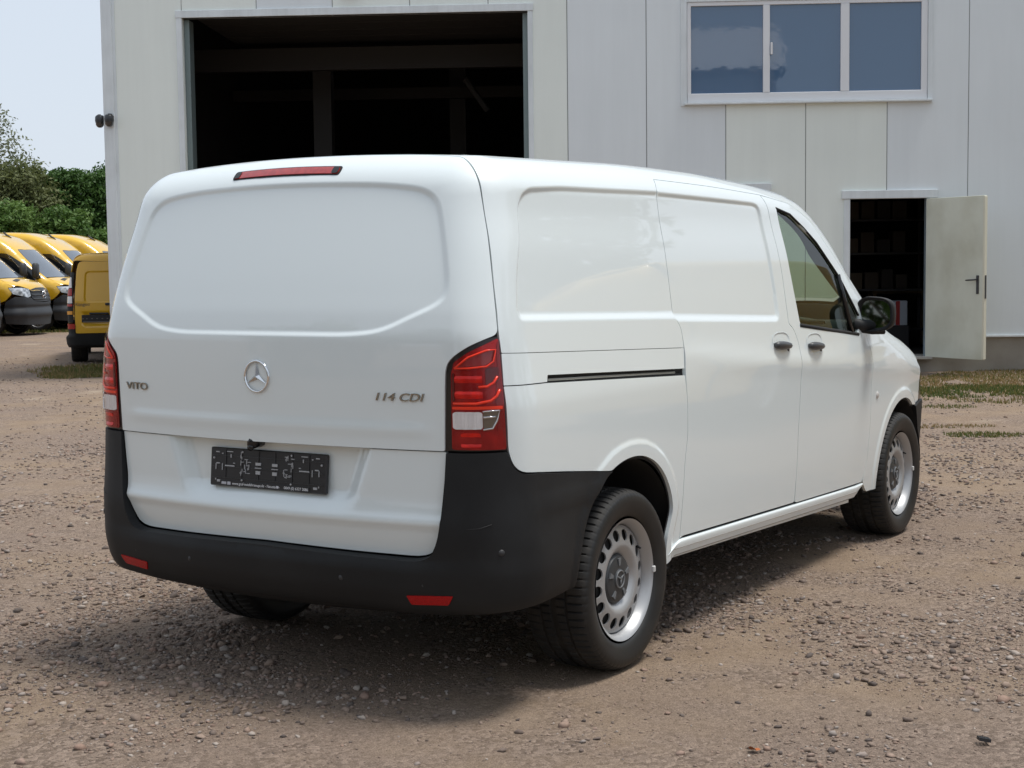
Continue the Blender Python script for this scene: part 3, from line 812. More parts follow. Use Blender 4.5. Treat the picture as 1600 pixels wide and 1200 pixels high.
    NP = empty('plate_holder', (px_ - .004, 0.0, zp)); NP.parent = TG; NP.rotation_euler = (0, tilt*-1, 0)
    DK = mat('plate_holder_black', (.018, .018, .020), .38)
    MK = mat('plate_mark_grey', (.42, .43, .45), .3, .3)
    b = MB(); b.box(-.006, .012, -.264, .264, -.068, .068, b=.004); b.build('back_plate', DK, NP)
    b = MB()
    for y in (-.19, -.115, -.038, .038, .115, .19): b.box(-.0085, -.0055, y - .0015, y + .0015, -.040, .062)
    for z in (-.038, .0, .040): b.box(-.0082, -.0055, -.255, .255, z - .0012, z + .0012)
    b.build('moulded_grid', mat('plate_grid_black', (.03, .03, .033), .3), NP)
    rnd = random.Random(4)
    for sg in (1, -1):
        b = MB()
        for k in range(3):           # slots round the screw holes
            hh = (.010, .003, .012)[k]; zz = (.018, .004, -.012)[k]; ww = (.012, .014, .010)[k]
            b.box(-.0092, -.006, sg*.038 - ww, sg*.038 + ww, zz - hh/2, zz + hh/2)
        for k in range(20):
            y = sg*(.100 + rnd.uniform(-.022, .022)); z = rnd.uniform(-.025, .050); h_ = rnd.random() < .5
            a_, c_ = (rnd.uniform(.004, .010), .0012) if h_ else (.0012, rnd.uniform(.004, .010))
            b.box(-.0088, -.006, y - a_, y + a_, z - c_, z + c_)
        for (y, z, a_, c_) in ((.17, .005, .022, .002), (.17, .055, .014, .0015), (.165, .040, .002, .006), (.225, .012, .008, .002), (.235, .0, .0015, .010), (.228, .052, .008, .002), (.205, .047, .003, .002), (.22, -.05, .008, .004), (.235, -.045, .002, .003), (.205, .0, .0013, .012), (.15, .015, .004, .0015)):
            b.box(-.0088, -.006, sg*y - a_, sg*y + a_, z - c_, z + c_)
        for (y, z) in ((.112, .056), (.112, -.043), (.245, .03)):
            b.lathe([(0, -.0095), (.0035, -.0092), (.004, -.006)], 10, 'x', c=(0, sg*y, z))
        tag(b.build('moulded_mark', MK, NP), kind='stuff')
    b = MB(); b.box(-.0088, -.0055, -.195, .215, -.0655, -.047, b=.001); b.build('strip', DK, NP)
    me = text_mesh('www.graf-nutzfahrzeuge.de - Neustadt -     0049 (0) 6327 2086', 1.0, 0.02)
    xs = [v.co.x for v in me.vertices]; mx, mn = max(xs), min(xs)
    for v in me.vertices: v.co = (-.0094 - v.co.z*.01, .155 - (v.co.x - mn)/(mx - mn)*.345, -.0565 + v.co.y*.0135)
    me.update(); link('lettering', me, NP, (mat('print_white', (.75, .76, .78), .5),))
    b = MB(); b.box(-.0095, -.0088, .163, .178, -.062, -.051); b.box(-.0095, -.0088, .183, .205, -.061, -.052)
    b.lathe([(0, -.0095), (.005, -.0093)], 12, 'x', c=(0, -.055, -.0565)); b.build('printed_mark', mat('print_grey', (.45, .46, .5), .5), NP)

    # --- tail lamps
    def lamp(sg):
        def q3(p): a = sh.toR(p); return (sg*a[0], a[1])
        inner = [(-.730, .8905), (-.7385, 1.10), (-.740, 1.151), (-.748, 1.178), (-.771, 1.202), (-.811, 1.230), (-.855, 1.254)]
        outer = [(-.764, 1.263), (-.765, 1.162), (-.769, 1.067), (-.769, .985), (-.763, .8935)]
        ol = [q3(pR(*p)) for p in inner] + [q3(pS(*p)) for p in outer]
        base_m = mat('lamp_red_housing', (.40, .008, .008), .22, .35, noise=(25, (.26, .005, .006), .35, .65))
        L = panel('tail_lamp', sh.R, ol, (mat('lamp_black_rim', (.012, .010, .010), .3),), V, base=-.006, sp=.025, rad=.006, flange=.02)
        iy = lambda z: -.7455 if z < 1.15 else -.7455
        def U(a, z):       # a: 0 at the inner edge .. 1 at the outer edge
            pi, po = np.array(tr(-.7385 if z < 1.15 else np.interp(z, [1.15, 1.178, 1.202, 1.23, 1.254], [-.740, -.748, -.771, -.811, -.855]), z)), np.array(sh.toR(pS(np.interp(z, [.8935, .985, 1.067, 1.162, 1.263], [-.763, -.769, -.769, -.765, -.764]), z)))
            p = pi + (po - pi)*a; return (sg*p[0], p[1])
        def seg(nm, pts, m, b_=.002, par=L, rad=.008, fl=.004, fine=None, disp=None): return panel(nm, sh.R, [U(*p[:2]) + tuple(p[2:]) for p in pts], (m,), par, base=b_, flange=fl, lip=0, sp=.02, rad=rad, inset=0, disp=disp, fine=fine, fsp=.004)
        body = seg('reflector', [(.09, .897), (.10, 1.14), (.10, 1.18), (.22, 1.212), (.5, 1.238), (.97, 1.256), (.985, 1.1), (.985, .897)], base_m, -.001)
        seg('lamp_segment', [(.84, .899), (.84, 1.07), (.90, 1.15), (.88, 1.235), (.972, 1.25), (.983, 1.1), (.983, .899)], mat('lamp_edge_red', (.20, .004, .006), .15), .0008)
        bright = mat('lamp_bright_red', (.85, .018, .008), .2, .35, noise=(40, (.60, .011, .007), .4, .6))
        orange = mat('lamp_orange_red', (.98, .045, .012), .2)
        dark = mat('lamp_deep_red', (.11, .004, .005), .15)
        smoke = mat('lamp_smoky_red', (.28, .03, .03), .15)
        seg('lamp_segment', [(.16, 1.163), (.30, 1.192), (.80, 1.219), (.78, 1.180), (.66, 1.169)], smoke, .002)
        # bright light-guide lines
        def line(pts, r=.0035):
            P3 = []
            for p in pts:
                u = U(*p); pp = sh.R(np.array([u]))[0][0]; n_ = sh.R(np.array([u]))[1][0]; P3.append(tuple(pp + n_*.004))
            b = MB(); b.tube(P3, r, 6); b.build('light_guide', orange, L, True)
        line([(.14, 1.160), (.30, 1.195), (.62, 1.217), (.86, 1.219), (.83, 1.182), (.70, 1.166), (.40, 1.161), (.14, 1.160)])
        seg('lamp_segment', [(.13, 1.148), (.62, 1.150), (.62, 1.050), (.13, 1.050)], bright, .003, disp=lambda q, P: -.010*np.cos((q[:, 1] - 1.100)*3.14159/.050)**2, fine=lambda q: q[:, 0] < 99)
        seg('lamp_segment', [(.125, 1.145), (.16, 1.145), (.16, 1.055), (.125, 1.055)], dark, .004)
        line([(.55, 1.100), (.70, 1.102), (.82, 1.114), (.89, 1.134)], .0045)
        line([(.13, 1.047), (.50, 1.047), (.75, 1.056), (.86, 1.071), (.92, 1.092)], .005)
        seg('lamp_segment', [(.68, 1.160), (.92, 1.165), (.92, 1.125), (.80, 1.105), (.68, 1.098)], dark, .0025)
        seg('lamp_segment', [(.12, 1.037), (.95, 1.039), (.95, 1.029), (.12, 1.028)], orange, .0025, rad=.003)
        ribs = mat('clear_prism_plastic', (.86, .86, .86), .12, coat=1)
        rv = seg('reversing_lamp', [(.13, 1.020), (.60, 1.020), (.60, .965), (.13, .964)], ribs, .004, disp=lambda q, P: .0025*np.sin(q[:, 0]*900), fine=lambda q: q[:, 0] < 99)
        seg('indicator_lamp', [(.61, 1.020), (.88, 1.023), (.80, .974), (.72, .966), (.61, .965)], mat('smoked_bulb_glass', (.16, .14, .11), .08, .4, coat=1), .003)
        b = MB(); P3 = []
        for p in ((.60, 1.022), (.89, 1.025), (.84, .992), (.76, .967), (.60, .963)):
            u = U(*p); a_, d_ = sh.R(np.array([u])); P3.append(tuple(a_[0] + d_[0]*.005))
        b.tube(P3, .0035, 6); b.build('chrome_trim', CHROME, L, True)
        b = MB(); P3 = []
        for p in ((.61, 1.003), (.83, 1.005)):
            u = U(*p); a_, d_ = sh.R(np.array([u])); P3.append(tuple(a_[0] + d_[0]*.005))
        b.tube(P3, .004, 6); b.build('chrome_trim', CHROME, L, True)
        seg('lamp_segment', [(.13, .957), (.80, .957), (.93, .965), (.97, .900), (.13, .899)], base_m, .001)
        seg('lamp_segment', [(.24, .952), (.56, .952), (.56, .905), (.24, .905)], bright, .004, disp=lambda q, P: -.006*np.cos((q[:, 1] - .928)*3.14159/.05)**2, fine=lambda q: q[:, 0] < 99)
        # outer cover
        panel('lens', sh.R, ol, (LENS,), L, base=.009, sp=.02, rad=.006, flange=0, inset=.003)
        return L
    lamp(1); lamp(-1)

    # --- rear bumper
    dc = crv([(.33, -.01), (.37, .028), (.42, .042), (.48, .045), (.56, .036), (.63, .026), (.75, .012), (.89, .003)])
    dr = crv([(.30, -.03), (.335, .0), (.355, .026), (.39, .042), (.44, .050), (.495, .048), (.520, .040), (.54, .032), (.58, .029), (.7, .018), (.9, .004)])
    def bp_d(q, P):
        ph = np.abs(q[:, 0])/.9; x = P[:, 0]; z = q[:, 1]
        zz = z + (.010 + .004*np.abs(P[:, 1]))*0
        w = sstep(ph, .56, .78)
        d = dc(z)*w + dr(z)*(1 - w)
        k = .25 + .75*(1 - sstep(x, -.62, -.25))
        d = d*k
        # swage that runs from the corner to the wheel arch
        d += .006*sstep(x, -.75, -.55)*np.exp(-((z - .70)/.03)**2)
        kk = np.hypot(x - AR[0], z - AR[1]) - AR[2]
        return d + .008*(1 - sstep(kk, .02, .05))
    tR = lambda p: sh.toR(p)
    bt = [tR(pR(0, .5405)), tR(pR(-.4, .5335)), (*tR(pR(-.668, .531)), .06), tR(pR(-.703, .60)), tR(pR(-.719, .674)), tR(pR(-.731, .80)), (*tR(pR(-.7355, .887)), .004)]
    bt += [(*tR(pS(-.763, .8895)), .006), tR(pS(-.750, .840)), tR(pS(-.719, .814)), tR(pS(-.66, .809)), tR(pS(-.45, .787)), (*tR(pS(-.139, .752)), .004)]
    bt += [tR(pS(x - .004, z)) for x, z in ((-.175, .738), (-.22, .71), (-.265, .675), (-.30, .638), (-.335, .59), (-.362, .535), (-.382, .48), (-.394, .42))]
    bt += [(*tR(pS(-.405, .385)), .02), tR(pS(-.62, .376)), tR(pR(-.80, .355)), tR(pR(-.6, .338)), tR(pR(-.3, .328)), tR(pR(0, .324))]
    bq = bt + [(-p[0], *p[1:]) for p in bt[::-1]][1:-1]
    BP = panel('rear_bumper', sh.R, bq, (BLACKG,), V, disp=bp_d, sp=.03, rad=.02, flange=.035, lip=0, fine=lambda q: (q[:, 1] < .60), fsp=.014)
    def on_b(ph_s, z, lift=0.0):
        q = np.array([[ph_s, z]]); P, D = sh.R(q); n = D[0]
        return P[0] + n*(bp_d(q, P)[0] + lift), n
    for sg in (-1, 1):
        a0, a1 = tR(pR(-.585, .40))[0], tR(pR(-.748, .40))[0]
        rq = [(sg*a0, .416, .003), (sg*a1, .424, .003), (sg*(a1 - .012), .391, .006), (sg*(a0 + .012), .384, .004)]
        panel('reflector', sh.R, rq, (mat('reflector_red', (.42, .006, .008), .2, spec=.3, noise=(300, (.30, .005, .006), .45, .6)),), BP, disp=bp_d, base=.0035, flange=.006, lip=0, sp=.012, rad=.003, inset=0)
        # seam of the corner cap
        b = MB(); P3 = []
        for y, z in ((-.713, .640), (-.76, .640), (-.80, .641), (-.835, .645), (-.868, .658)):
            s_ = tR(pR(y, z))[0]; P3.append(tuple(on_b(sg*s_, z, .0002)[0]))
        b.tube(P3, .0018, 6); b.build('cap_seam', SEAL, BP, True)
        for y, z in ((-.33, .452), (-.63, .450), (-.885, .565)):      # parking sensors
            s_ = tR(pR(y, z) if y > -.8 else pS(-.775, z))[0]
            p, n_ = on_b(sg*s_, z, .001)
            b = MB(); b.lathe([(0, .0025), (.008, .002), (.0095, .0005), (.011, -.002)], 18, 'z')
            o = b.build('parking_sensor', BLACKP, BP, True, loc=tuple(p)); o.rotation_mode = 'QUATERNION'; o.rotation_quaternion = Vector(n_).to_track_quat('Z', 'Y')

    # --- mirrors
    for sg, par in ((-1, fd_r), (1, fd_l)):
        m_ = empty('door_mirror', (0, 0, 0)); m_.parent = V
        n = 26; v = []; f = []
        # housing: rounded D outline in the y-z plane, bulging forward
        def outl(t, k):
            a = 2*math.pi*t; ex = math.copysign(abs(math.cos(a))**.62, math.cos(a)); ez = math.copysign(abs(math.sin(a))**.62, math.sin(a))
            return (.086*k*ex, .086*k*ez*(1 - .08*ex))
        prof = [(0.014, .80), (-.010, .93), (-.016, 1.0), (.02, 1.03), (.06, .98), (.095, .80), (.115, .50), (.122, .15)]
        for dx, k in prof:
            for j in range(n):
                a, c = outl(j/n, k); v.append((2.56 + dx + .20*(a + .1), sg*(.998 + a), 1.222 + c))
        for i in range(len(prof) - 1):
            for j in range(n):
                q = (i*n + j, i*n + (j + 1) % n, (i + 1)*n + (j + 1) % n, (i + 1)*n + j); f.append(q if sg > 0 else q[::-1])
        f.append(tuple((len(prof) - 1)*n + j for j in range(n)))
        link('mirror_housing', mesh(v, f, True), m_, (BLACKG,))
        v = []
        for j in range(n):
            a, c = outl(j/n, .84); v.append((2.572 + .20*(a + .1), sg*(.998 + a), 1.222 + c))
        link('mirror_glass', mesh(v, [tuple(range(n)) if sg > 0 else tuple(range(n))[::-1]]), m_, (mat('mirror_silver', (.48, .53, .51), .02, 1.0),))
        b = MB(); b.tube([(2.50, sg*.90, 1.175), (2.56, sg*.935, 1.165), (2.62, sg*.985, 1.165)], [.035, .032, .030], 10)
        b.tube([(2.54, sg*.925, 1.145), (2.60, sg*.975, 1.135), (2.66, sg*1.02, 1.130)], [.012, .016, .012], 8)
        b.build('mirror_foot', BLACKG, m_, True)

    # --- wheels, arches, underside
    for x in (0.0, 3.2):
        for sg in (-1, 1):
            make_wheel(V, (x, -.835 if sg < 0 else .805, .334), sg)
            c = AR if x < 1 else AF
            b = MB(); v = []; f = []; n = 22
            for i in range(n + 1):
                a = math.radians(2 + 176*i/n)
                for yy in (.935, .90, .55): v.append((c[0] + (c[2] - .004)*math.cos(a), sg*min(yy, .915 if x > 1 else .935), c[1] + (c[2] - .004)*math.sin(a)))
            for i in range(n):
                for k in range(2): f.append((i*3 + k, i*3 + k + 1, i*3 + k + 4, i*3 + k + 3))
            b.add(v, f)
            b.add([(c[0] + (c[2] + .05)*math.cos(math.radians(a)), sg*.56, c[1] + (c[2] + .05)*math.sin(math.radians(a))) for a in range(0, 181, 9)], [tuple(range(21))])
            b.build('wheel_arch_liner', VOID, V, True)
    b = MB(); b.box(-.70, 3.7, -.56, .56, .33, .46, b=.03); b.box(.44, 2.75, -.84, .84, .30, .40, b=.02); b.box(-.76, -.42, -.86, .86, .37, .52, b=.02); b.build('underbody', VOID, V)
    b = MB(); b.tube([(0, -.75, .334), (0, .75, .334)], .05, 10); b.tube([(3.2, -.75, .334), (3.2, .75, .334)], .04, 10); b.build('axle', VOID, V, True)
    b = MB(); b.tube([(2.2, -.25, .30), (.6, -.25, .29), (-.2, -.35, .31), (-.55, -.42, .30)], .035, 10); b.build('exhaust_pipe', mat('exhaust_steel', (.16, .14, .12), .5, .6), V, True)

    # --- cab inside
    TR = mat('cab_trim_grey', (.16, .155, .15), .8); TRD = mat('dashboard_dark', (.03, .031, .033), .6, bump=(300, .2, .001)); SEAT = mat('seat_cloth_black', (.02, .02, .022), .9)
    hd = [sh.toS(pS(1.45, 1.765)), sh.toS(pS(1.866, 1.745)), sh.toS(pS(2.06, 1.675)), sh.toS(pS(2.27, 1.52)), sh.toS(pS(2.50, 1.355)), sh.toS(pS(2.62, 1.24)), sh.toS(pH(2.84, -.752)), sh.toS(pH(2.55, -.70)), sh.toS(pH(2.25, -.66)), sh.toS(pH(2.04, -.60)), sh.toS(pH(2.08, -.45)), sh.toS(pH(2.13, 0)), sh.toS(pH(1.45, 0))]
    hdf = hd[:-1] + [sh.flipS(p) for p in hd[::-1]][1:]
    panel('headliner', sh.S, hdf, (TR,), V, base=-.045, flange=0, sp=.06, rad=.03)
    b = MB(); hw = [(.86, .45), (.88, 1.2), (.80, 1.55), (.72, 1.74), (.55, 1.83)]
    v = [(x, y, z) for x in (1.43, 1.46) for y, z in hw + [(-a, c) for a, c in hw[::-1]]]
    b.add(v, [tuple(range(10)), tuple(range(10, 20))[::-1]]); b.build('bulkhead', TR, V)
    b = MB()
    prof = [(2.98, 1.16), (2.80, 1.185), (2.62, 1.165), (2.55, 1.12), (2.54, 1.0), (2.62, .85), (2.66, .55), (3.05, .55)]
    v = [(x, y, z) for y in (-.84, .84) for x, z in prof]; k = len(prof)
    b.add(v, [tuple(range(k)), tuple(range(k, 2*k))[::-1]] + [(i, i + k, (i + 1) % k + k, (i + 1) % k) for i in range(k)])
    b.tube([(2.62, .18, 1.17), (2.60, .38, 1.215), (2.62, .60, 1.17)], [.03, .05, .03], 10)
    b.tube([(2.66, -.70, 1.165), (2.64, -.40, 1.19), (2.66, -.05, 1.165)], [.02, .04, .02], 10)
    b.build('dashboard', TRD, V, angle=40)
    b = MB()
    c = Vector((2.42, .38, 1.06)); ax = Vector((-.75, 0, .66)).normalized(); e1 = Vector((0, 1, 0)); e2 = ax.cross(e1)
    b.tube([c + (e1*math.cos(a) + e2*math.sin(a))*.19 for a in np.linspace(0, 2*math.pi, 33)], .016, 8, cap=False)
    b.tube([c - ax*.02, c - ax*.25], [.06, .04], 10); b.tube([c + e1*.19, c - e1*.19], .018, 6)
    b.build('steering_wheel', TRD, V, True)
    for y in (.40, -.42):
        st_ = empty('seat', (0, 0, 0)); st_.parent = V
        b = MB(); b.box(1.72, 2.22, y - .25, y + .25, .55, .72, b=.05); b.build('cushion', SEAT, st_)
        b = MB(); b.box(1.54, 1.68, y - .24, y + .24, .66, 1.28, b=.05); b.build('backrest', SEAT, st_)
        b = MB(); b.box(1.53, 1.62, y - .13, y + .13, 1.31, 1.50, b=.035); b.build('headrest', SEAT, st_)
    return V
# ------------------------------------------------------------------ ground
FH = np.array([.84675, .53202]); RH = np.array([.53202, -.84675])       # level view direction and its right
def vnoise(x, y, seed=0):
    """smooth value noise, numpy"""
    xi, yi = np.floor(x).astype(np.int64), np.floor(y).astype(np.int64); fx, fy = x - xi, y - yi
    fx, fy = fx*fx*(3 - 2*fx), fy*fy*(3 - 2*fy)
    def h(i, j):
        n = (i * 374761393 + j * 668265263 + seed * 974711) & 0x7fffffff
        n = ((n ^ (n >> 13)) * 1274126177) & 0x7fffffff
        return ((n ^ (n >> 16)) & 0xffff) / 65535.0
    return (h(xi, yi)*(1 - fx) + h(xi + 1, yi)*fx)*(1 - fy) + (h(xi, yi + 1)*(1 - fx) + h(xi + 1, yi + 1)*fx)*fy
def gh(x, y):
    """height of the yard"""
    h = .030*(vnoise(x*.35, y*.35, 1) - .5) + .016*(vnoise(x*1.3, y*1.3, 2) - .5) + .007*(vnoise(x*5, y*5, 3) - .5)
    keep = np.clip((np.abs(x - 1.6) - 2.2)/1.5, 0, 1) + np.clip((np.abs(y) - 1.3)/1.5, 0, 1)
    return h*np.clip(.25 + keep, 0, 1)
def ground_mat():
    m = bpy.data.materials.new('gravel_yard'); m.use_nodes = True; nt = m.node_tree; b = nt.nodes['Principled BSDF']
    N = nt.nodes.new; L = nt.links.new
    tc = N('ShaderNodeTexCoord')
    def noise(sc, det=8, rough=.6):
        n = N('ShaderNodeTexNoise'); n.inputs['Scale'].default_value = sc; n.inputs['Detail'].default_value = det; n.inputs['Roughness'].default_value = rough
        L(tc.outputs['Object'], n.inputs['Vector']); return n
    def ramp(src, p0, p1, c0, c1):
        r = N('ShaderNodeValToRGB'); r.color_ramp.elements[0].position = p0; r.color_ramp.elements[1].position = p1
        r.color_ramp.elements[0].color = (*c0, 1); r.color_ramp.elements[1].color = (*c1, 1); L(src, r.inputs[0]); return r
    def mix(f, a, c, t='MIX'):
        x = N('ShaderNodeMixRGB'); x.blend_type = t
        if isinstance(f, float): x.inputs[0].default_value = f
        else: L(f, x.inputs[0])
        L(a, x.inputs[1]); L(c, x.inputs[2]); return x
    sand = ramp(noise(3.5).outputs[0], .35, .68, (0.255, 0.185, 0.126), (0.327, 0.247, 0.177))
    grey = ramp(noise(45, 10, .75).outputs[0], .32, .70, (0.133, 0.099, 0.078), (0.356, 0.272, 0.216))
    big = ramp(noise(.55, 5).outputs[0], .38, .60, (0, 0, 0), (1, 1, 1))
    col = mix(big.outputs[0], grey.outputs[0], sand.outputs[0])
    # crushed stone seen as cells of its own colour
    vo = N('ShaderNodeTexVoronoi'); vo.inputs['Scale'].default_value = 62; vo.inputs['Randomness'].default_value = 1
    L(tc.outputs['Object'], vo.inputs['Vector'])
    hsv = N('ShaderNodeSeparateColor'); L(vo.outputs['Color'], hsv.inputs[0])
    cell = ramp(hsv.outputs[0], .05, .95, (0.133, 0.099, 0.078), (0.364, 0.282, 0.227))
    patch = ramp(noise(1.4, 6, .7).outputs[0], .45, .58, (.15, .15, .15), (.75, .75, .75))
    col2 = mix(patch.outputs[0], col.outputs[0], cell.outputs[0])
    worn = ramp(noise(.9, 3, .5).outputs[0], .64, .72, (0, 0, 0), (.75, .75, .75)); pale = N('ShaderNodeRGB'); pale.outputs[0].default_value = (0.381, 0.306, 0.235, 1)
    col2 = mix(worn.outputs[0], col2.outputs[0], pale.outputs[0])
    fine = ramp(noise(180, 6, .7).outputs[0], .3, .7, (.45, .44, .43), (1.40, 1.40, 1.40))
    col3 = mix(.8, col2.outputs[0], fine.outputs[0], 'MULTIPLY')
    L(col3.outputs[0], b.inputs['Base Color']); b.inputs['Roughness'].default_value = .95; b.inputs['Specular IOR Level'].default_value = .2
    bp = N('ShaderNodeBump'); bp.inputs['Strength'].default_value = .9; bp.inputs['Distance'].default_value = .012
    vo2 = N('ShaderNodeTexVoronoi'); vo2.inputs['Scale'].default_value = 62; L(tc.outputs['Object'], vo2.inputs['Vector'])
    ad = N('ShaderNodeMath'); ad.operation = 'SUBTRACT'; nz = noise(60, 10, .8)
    ml = N('ShaderNodeMath'); ml.operation = 'MULTIPLY'; L(vo2.outputs['Distance'], ml.inputs[0]); L(patch.outputs[0], ml.inputs[1])
    L(nz.outputs[0], ad.inputs[0]); L(ml.outputs[0], ad.inputs[1]); L(ad.outputs[0], bp.inputs['Height']); L(bp.outputs[0], b.inputs['Normal'])
    return m
def make_ground():
    # one sheet, fine in front of the camera, coarse towards the horizon; axes along and across the view
    d = np.concatenate([[-600, -200, -80, -40, -20, -10, -5, -2], np.arange(0, 2.8, .4), np.arange(2.8, 12, .05), np.geomspace(12, 30, 110), np.geomspace(31.5, 900, 40)])
    w = np.concatenate([-np.geomspace(900, 6.2, 42), np.arange(-6, 6.01, .05), np.geomspace(6.2, 900, 42)])
    D, W_ = np.meshgrid(d, w, indexing='ij')
    X = CAM[0] + FH[0]*D + RH[0]*W_; Y = CAM[1] + FH[1]*D + RH[1]*W_
    Z = gh(X, Y)*np.clip(1 - (np.abs(D) - 40)/40, 0, 1)
    V = np.stack([X.ravel(), Y.ravel(), Z.ravel()], 1); n, m = D.shape
    i = np.arange(n*m).reshape(n, m)
    Fq = np.stack([i[:-1, :-1], i[:-1, 1:], i[1:, 1:], i[1:, :-1]], -1).reshape(-1, 4)[:, ::-1]
    me = bpy.data.meshes.new('ground'); me.vertices.add(len(V)); me.vertices.foreach_set('co', V.ravel())
    me.loops.add(Fq.size); me.loops.foreach_set('vertex_index', Fq.ravel().astype(np.int32))
    me.polygons.add(len(Fq)); me.polygons.foreach_set('loop_start', np.arange(0, Fq.size, 4, dtype=np.int32)); me.polygons.foreach_set('loop_total', np.full(len(Fq), 4, np.int32))
    me.polygons.foreach_set('use_smooth', np.ones(len(Fq), bool)); me.update(calc_edges=True); me.validate()
    if me.polygons[0].normal.z < 0: me.flip_normals()
    return tag(link('ground', me, None, (ground_mat(),)), kind='structure')
GROUND = make_ground()

ICO = None
def ico():
    t = (1 + 5**.5)/2
    v = np.array([(-1, t, 0), (1, t, 0), (-1, -t, 0), (1, -t, 0), (0, -1, t), (0, 1, t), (0, -1, -t), (0, 1, -t), (t, 0, -1), (t, 0, 1), (-t, 0, -1), (-t, 0, 1)], float)
    v /= np.linalg.norm(v[0])
    f = np.array([(0, 11, 5), (0, 5, 1), (0, 1, 7), (0, 7, 10), (0, 10, 11), (1, 5, 9), (5, 11, 4), (11, 10, 2), (10, 7, 6), (7, 1, 8), (3, 9, 4), (3, 4, 2), (3, 2, 6), (3, 6, 8), (3, 8, 9), (4, 9, 5), (2, 4, 11), (6, 2, 10), (8, 6, 7), (9, 8, 1)])
    return v, f
def tri_mesh(name, V, F):
    me = bpy.data.meshes.new(name); me.vertices.add(len(V)); me.vertices.foreach_set('co', np.ascontiguousarray(V, np.float32).ravel())
    k = F.shape[1]
    me.loops.add(F.size); me.loops.foreach_set('vertex_index', np.ascontiguousarray(F, np.int32).ravel())
    me.polygons.add(len(F)); me.polygons.foreach_set('loop_start', np.arange(0, F.size, k, dtype=np.int32)); me.polygons.foreach_set('loop_total', np.full(len(F), k, np.int32))
    me.update(calc_edges=True)
    return me
def stone_mat(name='gravel_stone'):
    m = bpy.data.materials.new(name); m.use_nodes = True; nt = m.node_tree; b = nt.nodes['Principled BSDF']
    N = nt.nodes.new; L = nt.links.new
    at = N('ShaderNodeAttribute'); at.attribute_name = 'tone'
    r = N('ShaderNodeValToRGB'); e = r.color_ramp.elements
    e[0].position = 0; e[0].color = (0.107, 0.088, 0.079, 1); e[1].position = 1; e[1].color = (0.401, 0.340, 0.291, 1)
    for p, c in ((.25, (0.175, 0.134, 0.111)), (.45, (0.247, 0.186, 0.147)), (.62, (0.302, 0.225, 0.178)), (.75, (0.278, 0.189, 0.147)), (.88, (0.281, 0.244, 0.221))):
        k = e.new(p); k.color = (*c, 1)
    L(at.outputs['Fac'], r.inputs[0])
    tc = N('ShaderNodeTexCoord'); nz = N('ShaderNodeTexNoise'); nz.inputs['Scale'].default_value = 120; nz.inputs['Detail'].default_value = 5; L(tc.outputs['Object'], nz.inputs['Vector'])
    mr = N('ShaderNodeMapRange'); mr.inputs[3].default_value = .65; mr.inputs[4].default_value = 1.3; L(nz.outputs[0], mr.inputs[0])
    mx = N('ShaderNodeMixRGB'); mx.blend_type = 'MULTIPLY'; mx.inputs[0].default_value = 1; L(r.outputs[0], mx.inputs[1]); L(mr.outputs[0], mx.inputs[2])
    L(mx.outputs[0], b.inputs['Base Color']); b.inputs['Roughness'].default_value = .9; b.inputs['Specular IOR Level'].default_value = .25
    return m
